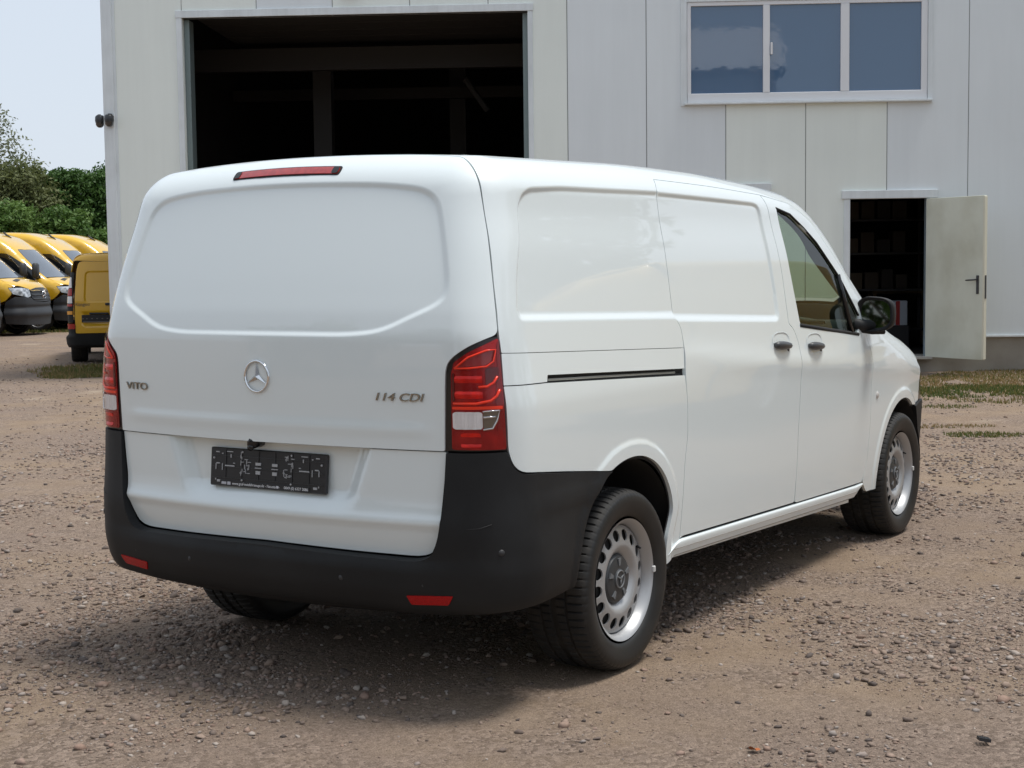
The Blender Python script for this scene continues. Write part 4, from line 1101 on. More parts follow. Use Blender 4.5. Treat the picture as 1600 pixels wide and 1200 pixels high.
def make_gravel():
    rg = np.random.default_rng(11); iv, jf = ico()
    SM = stone_mat()
    def scatter(n, d0, d1, pw, s0, s1, clump):
        # uniform on the ground inside the (slightly widened) view wedge
        d = (d0**pw + (d1**pw - d0**pw)*rg.random(n*4))**(1/pw); w = (rg.random(n*4)*2 - 1)*(d*.385 + .6)
        x = CAM[0] + FH[0]*d + RH[0]*w; y = CAM[1] + FH[1]*d + RH[1]*w
        pr = np.clip((vnoise(x*.9, y*.9, 21)*.5 + vnoise(x*2.6, y*2.6, 22)*.5 - .5)*clump + .42, .04, 1)
        k = np.nonzero((rg.random(n*4) < pr))[0][:n]; x, y = x[k], y[k]
        s = s0*(s1/s0)**(rg.random(len(k))**2.2)
        return x, y, s
    sets = [scatter(26000, 2.8, 8, 2, .0040, .010, 2.2), scatter(22000, 2.8, 13, 1.7, .008, .022, 2.2), scatter(13000, 9, 26, 1.5, .008, .022, 2.0)]
    x = np.concatenate([a[0] for a in sets]); y = np.concatenate([a[1] for a in sets]); s = np.concatenate([a[2] for a in sets])
    inside = (np.abs(x - .0) < .16) | (np.abs(x - 3.2) < .16); keep = ~(inside & (np.abs(np.abs(y) - .835) < .15))
    u_ = (x - WO[0])*WD[0] + (y - WO[1])*WD[1]; v_ = (x - WO[0])*-WD[1] + (y - WO[1])*WD[0]
    keep &= ~((v_ > -.1) & (u_ > -.2))
    x, y, s = x[keep], y[keep], s[keep]; n = len(x)
    tone = rg.random(n)
    def stones(x, y, s, tone, squash, iv=iv):
        n = len(x)
        a = rg.random(n)*2*np.pi; sc = np.stack([rg.uniform(.75, 1.3, n), rg.uniform(.6, 1.05, n), rg.uniform(*squash, n)], 1)*s[:, None]
        jit = 1 + rg.uniform(-.40, .30, (n, 12))
        P = iv[None]*jit[:, :, None]
        tl = rg.uniform(-.45, .45, n); ct, st_ = np.cos(tl)[:, None], np.sin(tl)[:, None]
        P = P*sc[:, None, :]
        px, pz = P[:, :, 0]*ct - P[:, :, 2]*st_, P[:, :, 0]*st_ + P[:, :, 2]*ct
        ca, sa = np.cos(a)[:, None], np.sin(a)[:, None]
        X = px*ca - P[:, :, 1]*sa + x[:, None]; Y = px*sa + P[:, :, 1]*ca + y[:, None]
        Z = pz + (gh(x, y) + sc[:, 2]*.35)[:, None]
        return np.stack([X, Y, Z], -1)
    P = stones(x, y, s, tone, (.32, .70))
    V = P.reshape(-1, 3); Fq = (jf[None] + (np.arange(n)*12)[:, None, None]).reshape(-1, 3)
    me = tri_mesh('gravel', V, Fq)
    at = me.attributes.new('tone', 'FLOAT', 'POINT'); at.data.foreach_set('value', np.repeat(tone, 12).astype(np.float32))
    o = tag(link('gravel', me, GROUND, (SM,)), kind='stuff')
    # grit between them
    ov = np.array([(1, 0, 0), (-1, 0, 0), (0, 1, 0), (0, -1, 0), (0, 0, 1), (0, 0, -1)], float); of = np.array([(0, 2, 4), (2, 1, 4), (1, 3, 4), (3, 0, 4), (2, 0, 5), (1, 2, 5), (3, 1, 5), (0, 3, 5)])
    gx, gy, gs = scatter(85000, 2.8, 9.5, 1.9, .0018, .0055, 1.0); ng = len(gx); gt = np.clip(.2 + .6*rg.random(ng), 0, 1)
    ga = rg.random(ng)*6.283; Q = ov[None]*(gs[:, None, None]*np.array([1, .8, .6]))*(1 + rg.uniform(-.35, .35, (ng, 6, 1)))
    X = Q[:, :, 0]*np.cos(ga)[:, None] - Q[:, :, 1]*np.sin(ga)[:, None] + gx[:, None]; Y = Q[:, :, 0]*np.sin(ga)[:, None] + Q[:, :, 1]*np.cos(ga)[:, None] + gy[:, None]
    V = np.stack([X, Y, Q[:, :, 2] + (gh(gx, gy) + gs*.15)[:, None]], -1).reshape(-1, 3)
    me = tri_mesh('grit', V, (of[None] + (np.arange(ng)*6)[:, None, None]).reshape(-1, 3)); me.attributes.new('tone', 'FLOAT', 'POINT').data.foreach_set('value', np.repeat(gt, 6).astype(np.float32))
    tag(link('grit', me, GROUND, (SM,)), kind='stuff')
    # the larger stones, one by one
    protos = []
    iv2 = iv.copy()
    for k in range(24):
        iv = np.sign(iv2)*np.abs(iv2)**rg.uniform(.35, .8)*.8       # blockier, broken faces
        q = stones(np.zeros(1), np.zeros(1), np.ones(1), 0, (.42, .7), iv)[0]; q -= q.mean(0)
        me = tri_mesh('stone', q, jf); me.attributes.new('tone', 'FLOAT', 'POINT').data.foreach_set('value', np.full(12, .22 + .7*(k + .5)/24, np.float32))
        me.materials.append(SM); protos.append(me)
    x, y, s = scatter(300, 3.2, 10, 1.6, .013, .025, 3.0)
    for k in range(len(x)):
        if abs(y[k]) < 1.0 and -.4 < x[k] < 3.6: continue
        st_ = bpy.data.objects.new('stone', protos[k % 24]); COL.objects.link(st_); st_.parent = GROUND
        st_.location = (x[k], y[k], float(gh(x[k:k+1], y[k:k+1])[0]) + s[k]*.3); st_.scale = (s[k],)*3; st_.rotation_euler = (0, 0, rg.random()*6.28)

# ------------------------------------------------------------------ hall
WO = np.array([9.9685, 12.3341]); WD = np.array([.48697, -.87342]); WRZ = math.atan2(WD[1], WD[0])
def hall_pt(u, v, z=0): return (WO[0] + WD[0]*u - WD[1]*v, WO[1] + WD[1]*u + WD[0]*v, z)
def make_hall():
    H = empty('industrial_hall', (WO[0], WO[1], 0), WRZ, 'pale metal-clad industrial hall with open gateway and upper window', 'building')
    CREAM = mat('cream_cladding', (.80, .845, .80), .55, noise=(1.2, (.775, .82, .775), .35, .7), bump=(260, .06, .001)); streaks(CREAM)
    BLUE = mat('blue_grey_cladding', (.745, .79, .81), .55, noise=(1.0, (.72, .765, .785), .35, .7), bump=(260, .06, .001)); streaks(BLUE)
    TRIM = mat('white_trim', (.70, .745, .765), .5, noise=(3, (.63, .67, .685), .4, .75)); streaks(TRIM, .92, 1.03, (14, 14, .8))
    JOINT = mat('panel_joint', (.30, .305, .31), .8)
    op = [(1.087, 5.80, -1, 4.914), (7.935, 11.127, 3.645, 4.985), (10.111, 11.122, .215, 2.336)]
    cols = [.10, 1.084, 2.114, 3.155, 4.209, 5.27, 6.33, 7.391, 8.453, 9.519, 10.598, 11.67, 12.74, 13.80, 14.87, 15.93, 17.0, 18.06]
    tone = [0, 0, 1, 0, 0, 0, 1, 1, 0, 0, 1, 1, 0, 1, 1, 0, 1]
    ZB, ZT = .476, 6.9
    for i, (a, b_) in enumerate(zip(cols[:-1], cols[1:])):
        m = BLUE if tone[i] else CREAM
        cuts = sorted({a, b_} | {c for o in op for c in o[:2] if a < c < b_})
        pieces = []
        for u0, u1 in zip(cuts[:-1], cuts[1:]):
            iv = [(ZB, ZT)]
            for (o0, o1, z0, z1) in op:
                if o0 < (u0 + u1)/2 < o1:
                    nv = []
                    for p, q in iv:
                        if z0 > p: nv.append((p, min(q, z0)))
                        if z1 < q: nv.append((max(p, z1), q))
                    iv = [t for t in nv if t[1] - t[0] > .02]
            for p, q in iv: pieces.append([u0, u1, p, q])
        merged = []
        for p in pieces:
            if merged and merged[-1][2:] == p[2:] and abs(merged[-1][1] - p[0]) < 1e-6: merged[-1][1] = p[1]
            else: merged.append(p)
        # touching pieces of one sheet stay one object
        groups = []
        for p in merged:
            for g in groups:
                if any(abs(t[1] - p[0]) < 1e-6 and min(t[3], p[3]) - max(t[2], p[2]) > .05 for t in g): g.append(p); break
            else: groups.append([p])
        for g in groups:
            mb = MB()
            for u0, u1, p, q in g:
                e0 = .006 if abs(u0 - a) < 1e-6 else 0; e1 = .006 if abs(u1 - b_) < 1e-6 else 0
                mb.box(u0 + e0, u1 - e1, 0, .08, p, q, b=.0)
            mb.build('wall_panel', m, H)
    # dark joint backing, in strips clear of the openings
    mb = MB()
    for c in cols[1:-1]:
        iv = [(ZB, ZT)]
        for (o0, o1, z0, z1) in op:
            if o0 - .02 < c < o1 + .02: iv = [t for p, q in iv for t in ((p, min(q, z0)), (max(p, z1), q)) if t[1] - t[0] > .02]
        for p, q in iv: mb.box(c - .02, c + .02, .010, .06, p + .002, q - .002)
    tag(mb.build('joint_seal', JOINT, H), kind='stuff')
    mb = MB(); mb.box(-.03, .12, -.03, .12, .3, 6.9, b=.006); mb.box(.12, .157, -.012, -.001, .476, 6.9); mb.build('corner_trim', TRIM, H)
    PL = mat('concrete_plinth', (.36, .335, .295), .9, noise=(2.5, (.26, .235, .20), .35, .7), bump=(60, .3, .004))
    mb = MB(); mb.box(5.80, 10.0, .03, .3, -.3, .462); mb.build('plinth', PL, H)
    mb = MB(); mb.box(11.23, 18.06, .03, .3, -.3, .462); mb.build('plinth', PL, H)
    mb = MB(); mb.box(10.0, 11.23, .03, .3, -.3, .19); mb.build('plinth', PL, H)
    mb = MB(); mb.box(0.0, 1.087, .03, .3, -.3, .462); mb.build('plinth', PL, H)
    for u0, u1 in ((5.88, 10.0), (11.23, 18.06)):
        mb = MB(); mb.box(u0, u1, -.035, .06, .462, .488, b=.003); mb.build('drip_rail', TRIM, H)
    # gateway surround
    G = empty('gateway_surround', (0, 0, 0)); G.parent = H
    mb = MB(); mb.box(.999, 5.878, -.028, .10, 4.914, 5.013, b=.004); mb.build('header', TRIM, G)
    mb = MB(); mb.box(1.010, 1.087, -.022, .10, 0, 4.913, b=.004); mb.build('jamb', TRIM, G)
    mb = MB(); mb.box(5.80, 5.870, -.022, .10, 0, 4.913, b=.004); mb.build('jamb', TRIM, G)
    GR = mat('door_track_green_grey', (.20, .25, .25), .5, .3)
    mb = MB(); mb.box(1.088, 1.16, .10, .32, 0, 4.90); mb.build('door_track', GR, G)
    mb = MB(); mb.box(5.73, 5.799, .10, .32, 0, 4.90); mb.build('door_track', GR, G)
    # upper window
    Wn = empty('upper_window', (0, 0, 0)); Wn.parent = H
    PVC = mat('white_window_profile', (.72, .73, .75), .35, coat=.3)
    mb = MB(); mb.box(7.854, 11.194, -.020, -.001, 4.985, 5.05); mb.box(7.854, 7.934, -.020, -.001, 3.605, 4.984); mb.box(11.128, 11.194, -.020, -.001, 3.605, 4.984); mb.build('flashing', TRIM, Wn)
    mb = MB(); mb.box(7.936, 7.990, -.006, .075, 3.70, 4.984, b=.006); mb.box(11.042, 11.126, -.006, .075, 3.70, 4.984, b=.006); mb.box(7.936, 11.126, -.004, .074, 4.930, 4.983, b=.004); mb.box(7.936, 11.126, -.008, .076, 3.652, 3.772, b=.008); mb.build('frame', PVC, Wn)
    mb = MB(); mb.box(8.950, 9.040, -.010, .072, 3.773, 4.930, b=.006); mb.build('mullion', PVC, Wn)
    mb = MB(); mb.box(9.978, 10.093, -.010, .072, 3.773, 4.930, b=.006); mb.build('mullion', PVC, Wn)
    mb = MB(); mb.box(7.90, 11.18, -.085, .0, 3.618, 3.645, b=.004); mb.build('sill', TRIM, Wn)
    PANE = mat('coated_window_glass', (.058, .125, .230), .03, bump=(1.1, .12, .02), ior=1.8, spec=.5)
    for a, b_ in ((7.985, 8.955), (9.035, 9.983), (10.088, 11.047)):
        mb = MB(); mb.box(a, b_, .030, .045, 3.765, 4.94); mb.build('pane', PANE, Wn)
    mb = MB(); mb.box(9.046, 9.075, -.035, -.009, 4.27, 4.43, b=.006); mb.build('window_handle', PVC, Wn)
    # doors on the ground floor
    D = empty('door_surround', (0, 0, 0)); D.parent = H
    mb = MB(); mb.box(10.0, 11.273, -.045, .09, 2.337, 2.447, b=.004); mb.build('header', TRIM, D)
    mb = MB(); mb.box(10.030, 10.111, -.03, .10, .19, 2.336, b=.004); mb.build('jamb', TRIM, D)
    mb = MB(); mb.box(11.122, 11.170, -.03, .10, .19, 2.336, b=.004); mb.build('jamb', mat('jamb_blue_grey', (.30, .38, .43), .5), D)
    mb = MB(); mb.box(10.0, 11.2, -.14, .5, .175, .213, b=.006); mb.build('threshold', mat('threshold_pale', (.42, .40, .36), .8, noise=(8, (.30, .28, .25), .4, .7)), D)
    D2 = empty('door_surround', (0, 0, 0)); D2.parent = H
    mb = MB(); mb.box(7.80, 9.06, -.045, -.002, 2.462, 2.56, b=.004); mb.build('header', TRIM, D2)
    mb = MB(); mb.box(7.93, 8.95, -.02, -.002, .49, 2.46, b=.004); mb.build('door_leaf', mat('door_cream', (.60, .59, .50), .5), D2)
    # rear of the hall: roof, inside walls, floor
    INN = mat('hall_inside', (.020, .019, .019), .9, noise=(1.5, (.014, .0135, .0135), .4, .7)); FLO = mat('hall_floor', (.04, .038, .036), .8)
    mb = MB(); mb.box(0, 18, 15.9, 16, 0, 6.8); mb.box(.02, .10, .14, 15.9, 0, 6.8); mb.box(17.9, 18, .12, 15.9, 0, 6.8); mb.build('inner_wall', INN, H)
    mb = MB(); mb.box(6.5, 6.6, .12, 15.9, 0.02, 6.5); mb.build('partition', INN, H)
    mb = MB(); mb.box(-.2, 18.2, -.15, 16.2, 6.9, 7.05); mb.build('roof', mat('roof_sheet', (.3, .3, .31), .6), H)
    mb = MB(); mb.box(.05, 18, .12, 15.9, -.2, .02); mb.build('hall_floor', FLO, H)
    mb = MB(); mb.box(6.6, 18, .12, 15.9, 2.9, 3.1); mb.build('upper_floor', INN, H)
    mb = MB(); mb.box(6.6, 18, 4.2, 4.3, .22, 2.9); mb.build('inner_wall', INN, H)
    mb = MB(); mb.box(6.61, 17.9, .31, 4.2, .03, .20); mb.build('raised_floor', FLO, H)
    BR = mat('brown_steel_beam', (.018, .015, .013), .6); GB = mat('grey_steel_column', (.035, .035, .035), .6)
    mb = MB(); mb.box(.12, 6.45, 2.6, 2.75, 4.52, 4.86); mb.build('beam', BR, H)
    mb = MB(); mb.box(.12, 6.45, 7.0, 7.15, 4.55, 4.75); mb.build('beam', BR, H)
    for u, v in ((2.05, 4.5), (4.0, 8.0)):
        mb = MB(); mb.box(u, u + .30, v, v + .3, .02, 6.0); mb.build('column', GB, H)
    mb = MB(); mb.box(3.9, 6.45, 6.4, 9.0, 3.05, 3.20); mb.build('mezzanine', BR, H)
    mb = MB(); mb.box(3.95, 6.45, 6.42, 6.46, 2.45, 2.80); mb.build('mezzanine_beam', mat('dusty_board', (.10, .09, .078), .8), H)
    mb = MB()
    for k in range(6):
        mb.box(1.18, 5.72, .35 + k*.62, .35 + k*.62 + .60, 4.965, 5.005)
    tag(mb.build('raised_sectional_door', mat('sectional_door', (.035, .032, .03), .6), H), kind='stuff')
    mb = MB(); mb.tube([(4.6, 4.2, 4.55), (4.95, 4.4, 4.05)], .05, 8); mb.build('strut', GB, H)
    # gate leaf standing open
    hx, hy = 11.135, -.02; ex, ey = 11.69, -.86
    an = math.atan2(ey - hy, ex - hx)
    L = empty('steel_door', hall_pt(hx, hy, 0), WRZ + an, 'cream steel door leaf standing open, grubby round its handle', 'door')
    LM = mat('cream_door_steel', (.645, .66, .565), .5, noise=(1.6, (.52, .52, .42), .45, .72)); streaks(LM, .94, 1.02, (3, 3, 1.2))
    w_ = math.hypot(ex - hx, ey - hy)
    mb = MB(); mb.box(0, w_, -.022, .022, .205, 2.325, b=.004); mb.build('leaf', LM, L)
    mb = MB(); mb.box(w_ - .020, w_ + .012, -.026, .026, .215, 2.315, b=.004); mb.build('edge_strip', mat('edge_cream', (.66, .64, .52), .5), L)
    HM = mat('door_handle_dark', (.045, .045, .05), .4)
    for sg in (-1, 1):
        mb = MB(); mb.box(w_ - .115, w_ - .075, sg*.030 - .006, sg*.030 + .006, 1.06, 1.30, b=.003); mb.build('handle_plate', HM, L)
        mb = MB(); mb.tube([(w_ - .095, sg*.030, 1.245), (w_ - .095, sg*.075, 1.245), (w_ - .11, sg*.082, 1.243), (w_ - .245, sg*.080, 1.236)], [.010, .010, .011, .010], 8); mb.build('lever', HM, L, True)
    mb = MB(); mb.box(w_ + .010, w_ + .018, -.012, .012, 1.0, 1.30); mb.build('lock_plate', HM, L)
    for z in (.5, 1.3, 2.05):
        mb = MB(); mb.tube([(-.004, .0, z - .05), (-.004, .0, z + .05)], .011, 8); mb.build('hinge', HM, L, True)
    # what stands behind the small door
    RK = empty('storage_rack', hall_pt(10.45, 2.5, .20), WRZ, 'dim storage rack with stacked cartons inside the small doorway', 'rack')
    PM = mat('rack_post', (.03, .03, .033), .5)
    for u in (0, 1.2):
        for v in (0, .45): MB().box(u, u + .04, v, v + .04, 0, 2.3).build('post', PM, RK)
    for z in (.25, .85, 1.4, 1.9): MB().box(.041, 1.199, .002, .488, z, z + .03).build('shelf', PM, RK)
    rnd = random.Random(8); n = 0
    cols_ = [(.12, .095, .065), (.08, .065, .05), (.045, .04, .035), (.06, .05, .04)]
    spots = ['lower', 'second', 'third', 'top']
    for si, z in enumerate((.28, .88, 1.43, 1.93)):
        u = .06; k = 0
        while u < 1.0 and k < 4:
            w = rnd.uniform(.16, .26); h = rnd.uniform(.18, .32)
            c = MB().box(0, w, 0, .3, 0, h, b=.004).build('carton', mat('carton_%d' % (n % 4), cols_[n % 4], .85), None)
            c.location = hall_pt(10.45 + u, 2.56, .20 + z + .001); c.rotation_euler = (0, 0, WRZ)
            tag(c, '%s carton on the %s shelf of the dim rack' % (('leftmost', 'second', 'third', 'rightmost')[k], spots[si]), 'carton', 'cartons on the rack in the doorway')
            u += w + .04; k += 1; n += 1
    B = empty('tool_box', hall_pt(11.10, 1.7, .2), WRZ, 'white and blue box with a red stripe just inside the small doorway', 'box')
    MB().box(-.14, .14, 0, .3, .36, .72, b=.01).build('box_body', mat('box_pale_blue', (.50, .55, .62), .5), B)
    MB().box(-.03, .03, -.004, .0, .365, .715).build('stripe', mat('box_red', (.45, .03, .03), .5), B)
    MB().box(-.13, -.035, -.004, .0, .45, .53).build('label_field', mat('box_blue', (.05, .10, .32), .5), B)
    MB().box(-.17, .17, .0, .34, 0, .359, b=.01).build('stand', PM, B)
    W = MB(); W.box(0, .9, 0, .5, .80, .84); W.box(.02, .07, .02, .07, 0, .80); W.box(.83, .88, .02, .07, 0, .80); W.box(.02, .07, .43, .48, 0, .80); W.box(.83, .88, .43, .48, 0, .80)
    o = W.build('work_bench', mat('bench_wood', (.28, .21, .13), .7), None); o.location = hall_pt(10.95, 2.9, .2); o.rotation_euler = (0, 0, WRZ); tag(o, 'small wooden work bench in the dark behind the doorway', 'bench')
    # cameras on the corner, lamp over the gate
    for k, (u, v, yaw, lb) in enumerate(((-.10, .02, .5, 'black security camera on the hall corner, outer one of the pair'), (.06, -.07, -.2, 'black security camera on the hall corner, inner one of the pair'))):
        c = empty('security_camera', hall_pt(u, v, 3.555), WRZ + yaw, lb, 'camera', 'security cameras on the hall corner')
        CB = mat('camera_black', (.03, .032, .035), .35)
        mb = MB(); mb.lathe([(0, .075), (.045, .07), (.062, .05), (.065, 0), (.060, -.03)], 20, 'z'); mb.build('mount', CB, c, True)
        mb = MB(); mb.lathe([(.058, -.03), (.055, -.06), (.040, -.085), (.02, -.096), (0, -.098)], 20, 'z'); mb.build('dome', mat('camera_dome', (.02, .02, .022), .08, coat=1), c, True)
        mb = MB(); mb.box(-.018, .018, .0, .12 - .05*k, .055, .085); mb.build('bracket', CB, c)
    W = empty('wall_lamp', hall_pt(3.39, 0, 5.10), WRZ, 'rusty bracket lamp over the gateway, cut by the top edge', 'lamp')
    MB().box(-.13, .13, -.012, -.001, .03, .30).build('back_plate', mat('lamp_plate', (.6, .6, .56), .6), W)
    mb = MB(); mb.tube([(0, -.01, .12), (0, -.16, .10)], .02, 8); mb.lathe([(.02, .06), (.05, .03), (.06, .0), (.0, -.005)], 16, 'z', c=(0, -.16, .04)); mb.build('lamp_head', mat('lamp_rust', (.22, .07, .04), .7), W, True)
    return H
make_hall()
make_gravel()
white_van()
# ------------------------------------------------------------------ yellow high-roof vans
def make_sprinter(label):
    V = empty('delivery_van', (0, 0, 0), 0, label, 'van', 'yellow vans in the far row')
    W = crv([(.2, .93), (.5, .98), (1.0, 1.0), (1.4, .985), (2.0, .935), (2.5, .88), (2.7, .85)])
    Z = crv([(-5.5, 2.55), (-2, 2.57), (-1.6, 2.55), (-1.2, 2.46), (-.8, 2.28), (-.5, 2.09), (-.15, 1.80), (.25, 1.46), (.40, 1.37), (.6, 1.31), (.9, 1.17), (1.02, 1.04), (1.1, .7), (1.2, .1)])
    def F(x, y, z):
        sd = np.abs(y) - W(z) + .10*sstep(x, .3, 1.0)*np.abs(x)**2; re = -5.0 - x
        fr = x - (1.02 - .26*y*y - .05*np.clip((z - .6)/.5, -1, 1)**2)
        rf = (z - (Z(x + .18*y*y*np.clip((x + 1)/.6, 0, 1)) - .05*y*y))*(1 - .2*sstep(x, -.9, -.4))
        return smax(smax(smax(sd, re, .06), fr, .16), rf, .16)
    sh = Shell(F, crv([(-6, 1.7), (-1.2, 1.6), (-.5, 1.3), (.2, .9), (1.2, .75)]), rc=-4.0, fc=0.1, zt=1.8)
    pS, pH, pF = sh.ptS, sh.ptH, sh.ptF; tF = sh.toF
    S = lambda pts: [sh.toS(pS(p[0], p[1])) + tuple(p[2:]) for p in pts]
    arch = [(.43*math.cos(math.radians(a)), .36 + .43*math.sin(math.radians(a)), 0) for a in range(65, 185, 10)]
    archr = [(-3.7 + .43*math.cos(math.radians(a)), .36 + .43*math.sin(math.radians(a)), 0) for a in range(-2, 183, 12)]
    wedge = [(-.46, 0), (-.48, -.35), (-.56, -.68, .08), (-.1, -.80), (.22, -.86)]
    half = [sh.toS(pH(-4.93, 0)), sh.toS(pH(-4.93, -.7))] + S([(-4.93, 2.2), (-4.93, .34)]) + S(archr[::-1]) + S([(-.45, .34)]) + S(arch[::-1]) + S([(.42, .82), (.60, .98), (.62, 1.14), (.45, 1.24), (.30, 1.32)]) + [sh.toS(pH(*p[:2])) for p in wedge[::-1]]
    full = half + [sh.flipS(p) for p in half[::-1]][1:-1]
    line = lambda q, P: -.006*np.exp(-((q[:, 0] + 1.15)/.012)**2)*(q[:, 1] < 2.0) + .012*np.exp(-((q[:, 1] - 1.18)/.04)**2)
    B = panel('body_shell', sh.S, full, (YELLOW,), V, sp=.08, rad=.05, disp=line)
    DG = mat('van_dark_glass', (.012, .014, .016), .04, ior=1.55); WSG = mat('van_windscreen', (.10, .12, .15), .04, ior=1.9)
    for sgm in (0, 1):
        ol = S([(-1.05, 1.36, .04), (-1.05, 1.98, .06), (-.74, 1.97, .10), (-.28, 1.68, .08), (.14, 1.34, .03), (-.2, 1.22, .05), (-.4, 1.30, .05)])
        if sgm: ol = [sh.flipS(p) for p in ol]
        panel('side_window', sh.S, ol, (DG,), V, base=.004, flange=.003, lip=0, sp=.05, inset=0)
    ws = [p[:2] for p in wedge] + [(.30, -.62), (.385, -.3), (.40, 0)]
    panel('windscreen', sh.H, ws + [(x, -y) for x, y in ws[::-1]][1:-1], (WSG,), V, base=.0, flange=0, sp=.06, rad=.05, inset=.006)
    hb = [(.42, 0), (.405, -.3), (.32, -.64), (.245, -.85)] + [pS(x, z)[:2] for x, z in ((.32, 1.315), (.46, 1.235), (.615, 1.145))] + [(.79, -.66), (.90, -.45), (.96, 0)]
    panel('bonnet', sh.H, hb + [(x, -y) for x, y in hb[::-1]][1:-1], (YELLOW,), V, sp=.06, rad=.04, disp=lambda q, P: -.02*sstep(np.abs(q[:, 1]), .62, .66)*0)
    for sg in (-1, 1):
        panel('bonnet_vent', sh.H, [(.46, sg*.30), (.50, sg*.66), (.60, sg*.62), (.56, sg*.30)], (BLACKP,), V, base=.004, flange=0, sp=.05, inset=0)
    # nose: dark bumper, grille with bars and star, headlamps
    def sym(h): return h + [(-a, b_) for a, b_ in h[::-1]]
    bt = [tF(pF(0, .78)), tF(pF(-.48, .80)), tF(pF(-.60, .90)), tF(pS(.66, .93)), tF(pS(.44, .80)), tF(pS(.405, .60)), tF(pS(.425, .30)), tF(pF(-.6, .26)), tF(pF(0, .25))]
    BM = mat('van_bumper_grey', (.036, .040, .046), .55)
    bump = panel('front_bumper', sh.Fr, bt + [(-a, b_) for a, b_ in bt[::-1]][1:-1], (BM,), V, sp=.06, base=.010, flange=.05, lip=0, rad=.03, disp=lambda q, P: .035*np.exp(-((q[:, 1] - .52)/.07)**2) - .02*np.exp(-((q[:, 1] - .68)/.04)**2))
    gt = [tF(pF(-.50, .80)), tF(pF(-.57, .92)), tF(pF(-.52, 1.09)), tF(pF(-.25, 1.13)), tF(pF(0, 1.135))]
    GRL = panel('grille', sh.Fr, gt + [(-a, b_) for a, b_ in gt[::-1]][1:], (mat('grille_black', (.015, .016, .018), .4),), V, sp=.05, flange=.03)
    for z in (.86, .95, 1.04):
        b = MB(); b.tube([(pF(y, z)[0] + .004, y, z) for y in np.linspace(-.52, .52, 15)], .017, 8); b.build('grille_bar', BM, GRL, True)
    b = MB(); p = pF(0, .96); b.lathe([(.088, 0), (.092, .018), (.104, .018), (.108, 0)], 28, 'x', c=(p[0] + .01, 0, .96)); b.build('emblem_ring', CHROME, GRL, True)
    b = MB()
    for k in range(3):
        a = math.pi/2 + 2*math.pi*k/3; b.tube([(p[0] + .028, 0, .96), (p[0] + .020, .092*math.cos(a), .96 + .092*math.sin(a))], [.022, .006], 6)
    b.build('emblem_star', CHROME, GRL, True)
    HLm = mat('van_headlamp', (.62, .66, .70), .10, .3, coat=1, noise=(14, (.22, .24, .26), .42, .6))
    for sg in (1, -1):
        hl = [tF(pF(-.56, 1.10)), tF(pF(-.60, .94)), tF(pF(-.70, .90)), tF(pS(.63, .985)), tF(pS(.52, 1.13)), tF(pF(-.78, 1.13))]
        hp = panel('headlight', sh.Fr, [(sg*a, b_) for a, b_ in hl], (HLm,), V, sp=.04, base=.006, flange=.02, lip=0)
        hl2 = [tF(pF(-.55, 1.11)), tF(pF(-.80, 1.145)), tF(pS(.50, 1.145)), tF(pS(.64, .975)), tF(pF(-.70, .885)), tF(pF(-.585, .93))]
        panel('lamp_bezel', sh.Fr, [(sg*a, b_) for a, b_ in hl2], (GLOSSBLK,), hp, sp=.05, base=.001, flange=.02, lip=0)
        m_ = empty('door_mirror', (0, 0, 0)); m_.parent = V
        b = MB(); b.box(.02, .13, sg*1.02 - .02, sg*1.02 + .02, 1.36, 1.42); b.tube([(.06, sg*.94, 1.36), (.06, sg*1.08, 1.38)], .03, 8); b.build('arm', BM, m_)
        b = MB(); b.box(.0, .14, sg*1.16 - .11, sg*1.16 + .11, 1.34, 1.72, b=.045); b.build('mirror_housing', BM, m_, angle=60)
        for x in (0.0, -3.7): make_wheel(V, (x, sg*.86, .35), sg, R=.35, n=60, simple=True)
        for x in (0.0, -3.7):
            b = MB(); b.lathe([(.425, sg*.93 if x else sg*.92), (.425, sg*.55), (0, sg*.55)], 32, 'y', c=(x, 0, .36)); b.v = [v for v in b.v]
            b.v = [(x_, y_, max(z_, .30)) for x_, y_, z_ in b.v]; b.build('wheel_arch_liner', VOID, V, True)
    b = MB(); b.box(-4.9, .7, -.60, .60, .32, .5); b.build('underbody', VOID, V)
    p = pH(-1.0, 0); b = MB(); b.tube([(-.98, 0, p[2] - .03), (-1.16, 0, p[2] + .13)], [.035, .022], 8); b.build('roof_aerial', BLACKP, V, True)
    rq = [(-1.02, .36), (1.02, .36), (1.02, 2.3), (.6, 2.42), (-.6, 2.42), (-1.02, 2.3)]
    rr = [sh.toR((-4.95, -.93, .36)), sh.toR((-4.95, -.93, 2.2)), sh.toR(pH(-4.94, -.6)), sh.toR(pH(-4.94, 0))]
    panel('rear_doors', sh.R, rr + [(-a, b_) for a, b_ in rr[::-1]][1:], (YELLOW,), V, sp=.10)
    return V
def cam_pt(px, depth): return CAM[:2] + FH*depth + RH*depth*((px - 800)/2360.6)
hd = math.radians(-61); hv = np.array([math.cos(hd), math.sin(hd)])
a0 = cam_pt(72, 36.0) - hv*1.0
names = ['yellow high-roof van cut off by the left picture edge, nearest of the row', 'yellow high-roof van with its whole headlight, grille and star in view', 'yellow high-roof van half hidden behind the small yellow van', 'yellow high-roof van of which only the sloping roof front shows over the small van', 'farthest yellow high-roof van, a sliver of roof beside the hall corner']
sp0 = make_sprinter(names[1])
for k, nm in zip((0, -1, 1, 2, 3), (names[1], names[0], names[2], names[3], names[4])):
    o = sp0 if k == 0 else copy_tree(sp0)
    o['label'] = nm
    p = a0 + k*(.40*RH + 2.42*FH); o.location = (p[0], p[1], -.0); o.rotation_euler = (0, 0, hd)
